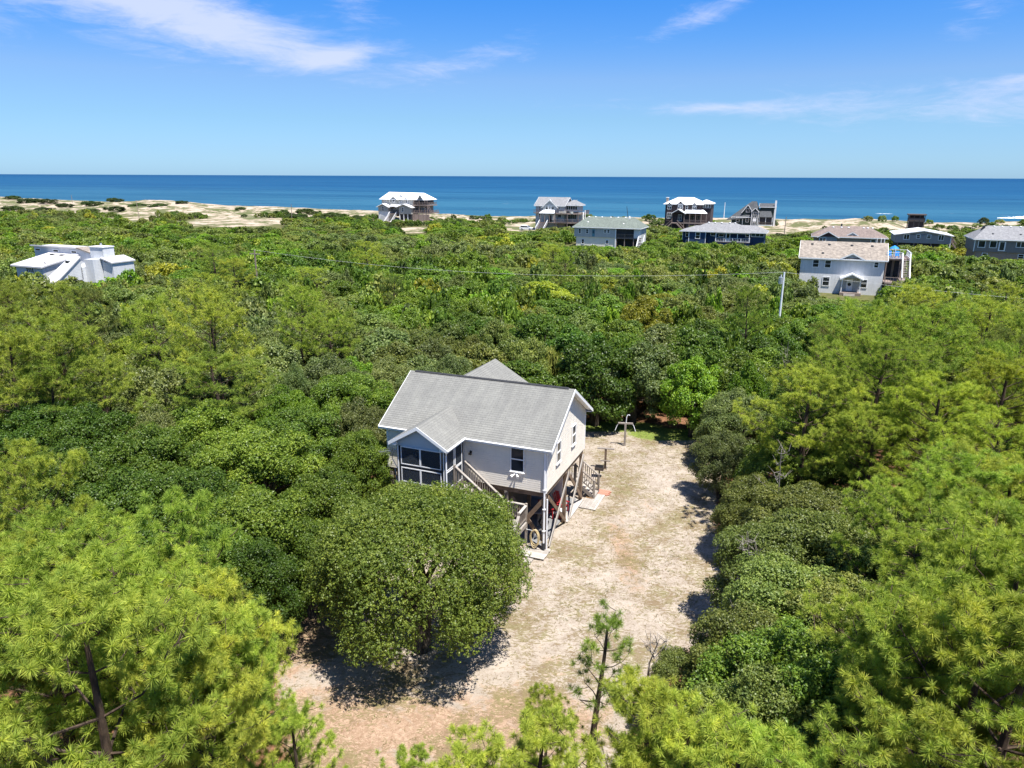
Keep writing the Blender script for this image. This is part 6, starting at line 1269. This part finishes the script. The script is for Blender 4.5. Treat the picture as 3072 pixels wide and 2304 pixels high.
def fill(n, d0, d1, r0, r1, f):
    for _ in range(n):
        y = math.sqrt(fr.uniform(max(0.0, d0) ** 2, d1 ** 2)); x = fr.uniform(-0.80, 0.80) * y + fr.uniform(-4, 4)
        v = vv(x, y); d = math.hypot(x, y); r = fr.uniform(r0, r1)
        if v > 326: continue
        if v > 240:
            if fr.random() > ((0.75 if x < -25 else 0.42) if v < 275 else (0.38 if x < -70 else 0.16) if v < 300 else (0.30 if x < -70 else 0.05)): continue
            r *= 0.8
        if not free(x, y, r, f): continue
        if float(poly_sd(np.array([x]), np.array([y]), YARD)[0]) < 0.75 * r: continue
        if in_house(x, y, 0.55 * r): continue
        if any(math.hypot(x - cx, (y - cy) * 0.6) < rr + 0.5 * r for cx, cy, rr in SANDSPOTS): continue
        if any(abs(x - cx) < rx * 0.8 + r and abs(y - cy) < ry * 0.8 + r * 0.6 for cx, cy, rx, ry, a in GRASS[2:]): continue
        zg = float(terrain(x, y)); az = math.atan2(x, y)
        kind = 'o'; cf = float(fnoise(np.array(x * 0.045), np.array(y * 0.045), 9.0)); cf2 = float(fnoise(np.array(x * 0.13), np.array(y * 0.13), 12.0))
        pineprob = 0.0
        if d < 135: pineprob = 0.02 + (0.36 if (x > 22 and y < 72) else 0) + (0.05 if (x < -22 and y > 70) else 0) + (0.05 if cf2 > 0.5 else 0)
        if d < 62: H = fr.uniform(5.6, 7.0)
        elif d < 110: H = fr.uniform(4.4, 6.2)
        elif d < 170: H = fr.uniform(3.2, 5.0)
        else: H = fr.uniform(2.0, 3.8)
        if fr.random() < pineprob: kind = 'p'; H = (fr.uniform(7.5, 10) if d < 75 else fr.uniform(6, 8)); r = min(r, 3.0)
        if v > 240: H = fr.uniform(1.2, 2.6)
        h = cap_height(x, y, r, zg) + fr.uniform(-0.5, 0.25)
        if h < 1.0: continue
        if kind == 'p' and h < H: kind = 'o'; H = min(fr.uniform(4.5, 6), h)
        H = min(H, h)
        if H < 2.0: r = min(r, 1.1 + H * 0.7)
        c = 0 if cf < -0.55 else 1 if cf < -0.05 else 2 if cf < 0.45 else 5
        u_ = fr.random()
        if cf2 > 0.72 and u_ < 0.5: c = 3
        elif u_ < 0.10: c = 4
        elif u_ < 0.24: c = fr.choice([0, 1, 2, 3, 5])
        if v > 240: c = fr.choice([10, 0, 1, 2])
        if kind == 'p': c = fr.choice([6, 6, 8, 8, 7, 2])
        put(x, y, r); trees.append((kind, x, y, H, r, c, '', False))
fill(5000, 36, 62, 2.0, 3.6, 0.60); fill(9000, 62, 125, 2.0, 4.8, 0.60); fill(9000, 125, 250, 2.2, 4.6, 0.62); fill(6000, 200, 330, 1.4, 3.6, 0.72); fill(7000, 45, 150, 1.3, 1.9, 0.62)

LM = [('the stilt house', -2.5, 36), ('the white house', 55, 124), ('the modern house', -73, 117), ('the grey green roof', 24, 197), ('the navy house', 55, 188), ('the tan roofed house', 84, 182), ('the low white roof', 105, 183), ('the taupe house', 113, 164),
      ('the tall beach house', -46, 306), ('the grey beach house', 15, 264), ('the brown beach house', 61, 263), ('the green beach house', 89, 276), ('the transformer pole', 28.9, 76.7), ('the clothesline posts', 7, 46), ('the sand yard', 6, 30)]
def where(x, y):
    best = min(LM, key=lambda l: math.hypot(x - l[1], y - l[2]) / (1 + 0.004 * l[2])); dx = math.atan2(x, y) - math.atan2(best[1], best[2]); dd = math.hypot(x, y) - math.hypot(best[1], best[2]); w = math.atan2(12.0, math.hypot(best[1], best[2]))
    far = math.hypot(x - best[1], y - best[2]); p = 'far ' if far > 45 else ''
    if abs(dx) < w * 0.5: s = 'behind' if dd > 0 else 'in front of'
    elif dx < 0: s = 'beyond left of' if dd > 8 else 'front left of' if dd < -8 else 'left of'
    else: s = 'beyond right of' if dd > 8 else 'front right of' if dd < -8 else 'right of'
    return p + s + ' ' + best[0]
def hcol(c, rnd, amp=0.27):
    k = 1.04 * (1 + rnd.uniform(-amp, amp)); g = rnd.uniform(-0.12, 0.10); return (c[0] * k * (1 + g), c[1] * k, c[2] * k, 1.0)
used_labels = {}
def add_tree(kind, x, y, H, Rr, c, note, hand):
    d = math.hypot(x, y); zg = float(terrain(x, y)); rnd = fr
    col = hcol(PAL[c], rnd, 0.14 if kind == 'p' else 0.27)
    if kind == 'p':
        slim = Rr < 1.15
        P = PINES if slim and note else PINEK[rnd.randrange(2)] if Rr < 1.75 else PINEN[rnd.randrange(3)] if d < 44 else PINEM[rnd.randrange(4)]
        hr, rr = (7.4, 1.0) if slim and note else (7.0, 1.4) if Rr < 1.75 else (9.0, 2.6) if d < 44 else (9.0, 2.8)
        size = 'slender' if slim else 'tall' if H > 9.4 else 'broad crowned' if Rr > 2.9 else 'short' if H < 7 else 'medium'
        lab = f'{size} {CNAME[c]} pine tree {where(x, y)}'; root = thing('pine_tree', note or lab, 'tree', (x, y, zg), rnd.uniform(0, 6.28), 'pine trees in the woods')
        tm, cm = P
    elif kind == 'o' and d < 135:
        P = OAKBIG if Rr > 4.1 and hand and note else OAKN[rnd.randrange(3)] if d < 50 else OAKM[rnd.randrange(4)]
        hr, rr = (6.8, 4.5) if Rr > 4.1 and hand and note else (6.5, 3.0) if d < 50 else (6.0, 3.0)
        size = 'low' if H < 3.6 else 'broad' if Rr > 3.1 else 'small' if Rr < 2.0 else 'tall' if H > 6.4 else 'rounded'
        lab = f'{size} {CNAME[c]} oak tree {where(x, y)}'; root = thing('oak_tree', note or lab, 'tree', (x, y, zg), rnd.uniform(0, 6.28) if not note else 0.4, 'oak trees in the woods')
        cm, tm = P
    else:
        m = OAKF[rnd.randrange(5)]; o = link('shrub', m); o.location = (x, y, zg - 0.15 * H); o.rotation_euler = (0, 0, rnd.uniform(0, 6.28)); o.scale = (Rr / 3.0, Rr / 3.0, H * 1.15 / 4.0); o.color = col
        size = 'low' if H < 2.2 else 'tallish' if H > 3.2 else 'wide' if Rr > 3.4 else 'small' if Rr < 1.8 else 'rounded'
        tag(o, f'{size} {CNAME[c]} shrub {where(x, y)}', 'shrub', 'shrubs between the houses and the dunes'); return
    root.scale = (Rr / rr, Rr / rr, H / hr)
    o = link('trunk', tm, root); o = link('crown', cm, root); o.color = col
byk = {'o': [], 'p': [], 's': []}
for t in trees:
    d = math.hypot(t[1], t[2]); k = 'p' if t[0] == 'p' else 'o' if d < 135 else 's'; byk[k].append(((1e6 if t[7] else 0) + t[4] / d, t))
rest = []
for k, l in byk.items():
    l.sort(key=lambda q: -q[0])
    for s, t in l[:300]: add_tree(*t)
    rest += [t for s, t in l[300:]]
print('VEG', {k: len(l) for k, l in byk.items()}, 'rest', len(rest))
def far_mass():
    src = []
    for i in range(4):
        rng = np.random.RandomState(90 + i); me = oak_crown(90 + i, 3.0, 4.0, 36, 1900, 0.43, 0.30, None, 'tmp', per=5, rs=0.33)[0]
        V = np.empty(len(me.vertices) * 3, np.float32); me.vertices.foreach_get('co', V); src.append(V.reshape(-1, 3)); bpy.data.meshes.remove(me)
    Vs, Cs = [], []
    for (k, x, y, H, Rr, c, n, hand) in rest:
        V = src[fr.randrange(4)].copy(); a = fr.uniform(0, 6.28); ca, sa = math.cos(a), math.sin(a); s = Rr / 3.0
        X = (V[:, 0] * ca - V[:, 1] * sa) * s + x; Y = (V[:, 0] * sa + V[:, 1] * ca) * s + y; Z = V[:, 2] * H * 1.15 / 4.0 + float(terrain(x, y)) - 0.15 * H
        Vs.append(np.stack([X, Y, Z], 1)); col = hcol(PAL[c], fr); Cs.append(np.tile(np.array(col, np.float32), (len(V), 1)))
    if not Vs: return
    V = np.concatenate(Vs); Cc = np.concatenate(Cs); me = np_mesh('scrub_thicket', V, np.arange(len(V)).reshape(-1, 4), M['leaf_stuff'])
    a = me.color_attributes.new('tint', 'FLOAT_COLOR', 'POINT'); a.data.foreach_set('color', Cc.ravel())
    tag(link('scrub_thicket', me), 'continuous green scrub thicket filling the middle distance', 'thicket', kind='stuff')
far_mass()
def dry_grass():
    rng = np.random.RandomState(4); n = 26000; x = rng.uniform(-12, 16, n); y = rng.uniform(17, 53, n)
    sd_ = poly_sd(x, y, YARD); dn = fnoise(x * 1.1, y * 1.1, 3.0) + 0.5 * fnoise(x * 3.1, y * 3.1, 8.0); keep = (sd_ < 0.4) & (dn > rng.uniform(-1.0, 1.4, n)) & ((y > 27) | (rng.uniform(0, 1, n) < 0.25))
    a = (x - HO[0]) * CU + (y - HO[1]) * SU; b = -(x - HO[0]) * SU + (y - HO[1]) * CU; keep &= ~((a > -9.3) & (a < 0.35) & (b > -1.1) & (b < 7.2)) & ~((a > 0) & (a < 1.4) & (b > 5.3) & (b < 8.6))
    x, y = x[keep], y[keep]; n = len(x); k = 5
    X = np.repeat(x, k) + rng.normal(0, 0.05, n * k); Y = np.repeat(y, k) + rng.normal(0, 0.035, n * k); Z = terrain(X, Y) - 0.01 + 0.04 * fnoise(X * 0.9, Y * 0.9, 5.0) - 0.02
    B = np.stack([X, Y, Z], 1); d = unit(np.stack([rng.normal(size=n * k), rng.normal(size=n * k), rng.uniform(0.15, 0.9, n * k)], 1)); l = rng.uniform(0.07, 0.17, (n * k, 1)); s = unit(np.cross(d, np.array([0, 0, 1.0]))) * 0.013
    V = np.stack([B - s, B + s, B + d * l], 1).reshape(-1, 3); me = np_mesh('dry_grass', V, np.arange(len(V)).reshape(-1, 3), M['drygrass'])
    t = rng.uniform(0, 1, n); col = np.array([0.22, 0.16, 0.075])[None] * (1 - t[:, None]) + np.array([0.17, 0.175, 0.055])[None] * t[:, None]; col = np.concatenate([col, np.ones((n, 1))], 1)
    ca = me.color_attributes.new('tint', 'FLOAT_COLOR', 'POINT'); ca.data.foreach_set('color', np.repeat(col, k * 3, 0).astype(np.float32).ravel()); tag(link('dry_grass', me), 'sparse dry turf on the sand yard', 'grass', kind='stuff')
dry_grass()

def snags():
    def snag(label, x, y, z0, h, seed):
        rg = random.Random(seed); t = thing('dead_tree', label, 'tree', (x, y, float(terrain(x, y))), rg.uniform(0, 6)); b = MB(); tw = MB()
        p = Vector((0, 0, z0)); q = Vector((rg.uniform(-0.5, 0.5), rg.uniform(-0.5, 0.5), h)); b.tube([(0, 0, -0.2), tuple(p), tuple((p + q) / 2 + Vector((0.1, 0.05, 0))), tuple(q)], [0.07, 0.05, 0.03, 0.012], 6)
        for i in range(13):
            k = rg.uniform(0.35, 1); c = p.lerp(q, k); a = rg.uniform(0, 6.28); l = rg.uniform(0.5, 1.3) * (1.25 - k); e = c + Vector((math.cos(a) * l, math.sin(a) * l, l * rg.uniform(0.2, 0.9)))
            m = (c + e) / 2 + Vector((0, 0, -0.06)); tw.tube([tuple(c), tuple(m), tuple(e)], [0.02, 0.014, 0.006], 5)
            for j in range(3): f = c.lerp(e, rg.uniform(0.4, 0.95)); g = f + Vector((rg.uniform(-0.35, 0.35), rg.uniform(-0.35, 0.35), rg.uniform(0.05, 0.4))); tw.tube([tuple(f), tuple(g)], [0.014, 0.005], 4)
        b.obj('trunk', M['deadwood'], t); tw.obj('branches', M['deadwood'], t)
    for i, (x, y, h, lab) in enumerate(SNAGS): snag(lab, x, y, h * 0.35, h, 200 + i)
snags()
def single_out():
    # things that would share a label are told apart by their order across the picture
    grp = {}
    for o in SC.objects:
        if o.parent is None and o.get('label') and o.get('group'): grp.setdefault(o['label'], []).append(o)
    ordn = ['leftmost', 'second from left', 'third from left', 'fourth from left', 'fifth from left', 'sixth from left', 'seventh from left', 'eighth from left', 'ninth from left', 'tenth from left', 'eleventh from left', 'twelfth from left', 'thirteenth from left', 'fourteenth from left', 'fifteenth from left', 'sixteenth from left', 'seventeenth from left', 'eighteenth from left', 'nineteenth from left', 'twentieth from left']
    for lab, l in grp.items():
        if len(l) < 2: continue
        l.sort(key=lambda o: math.atan2(o.location.x, o.location.y)); n = len(l)
        for i, o in enumerate(l):
            w = 'rightmost' if i == n - 1 else ordn[i] if i < len(ordn) else None
            if w: o['label'] = f'{w} {lab}'
single_out()
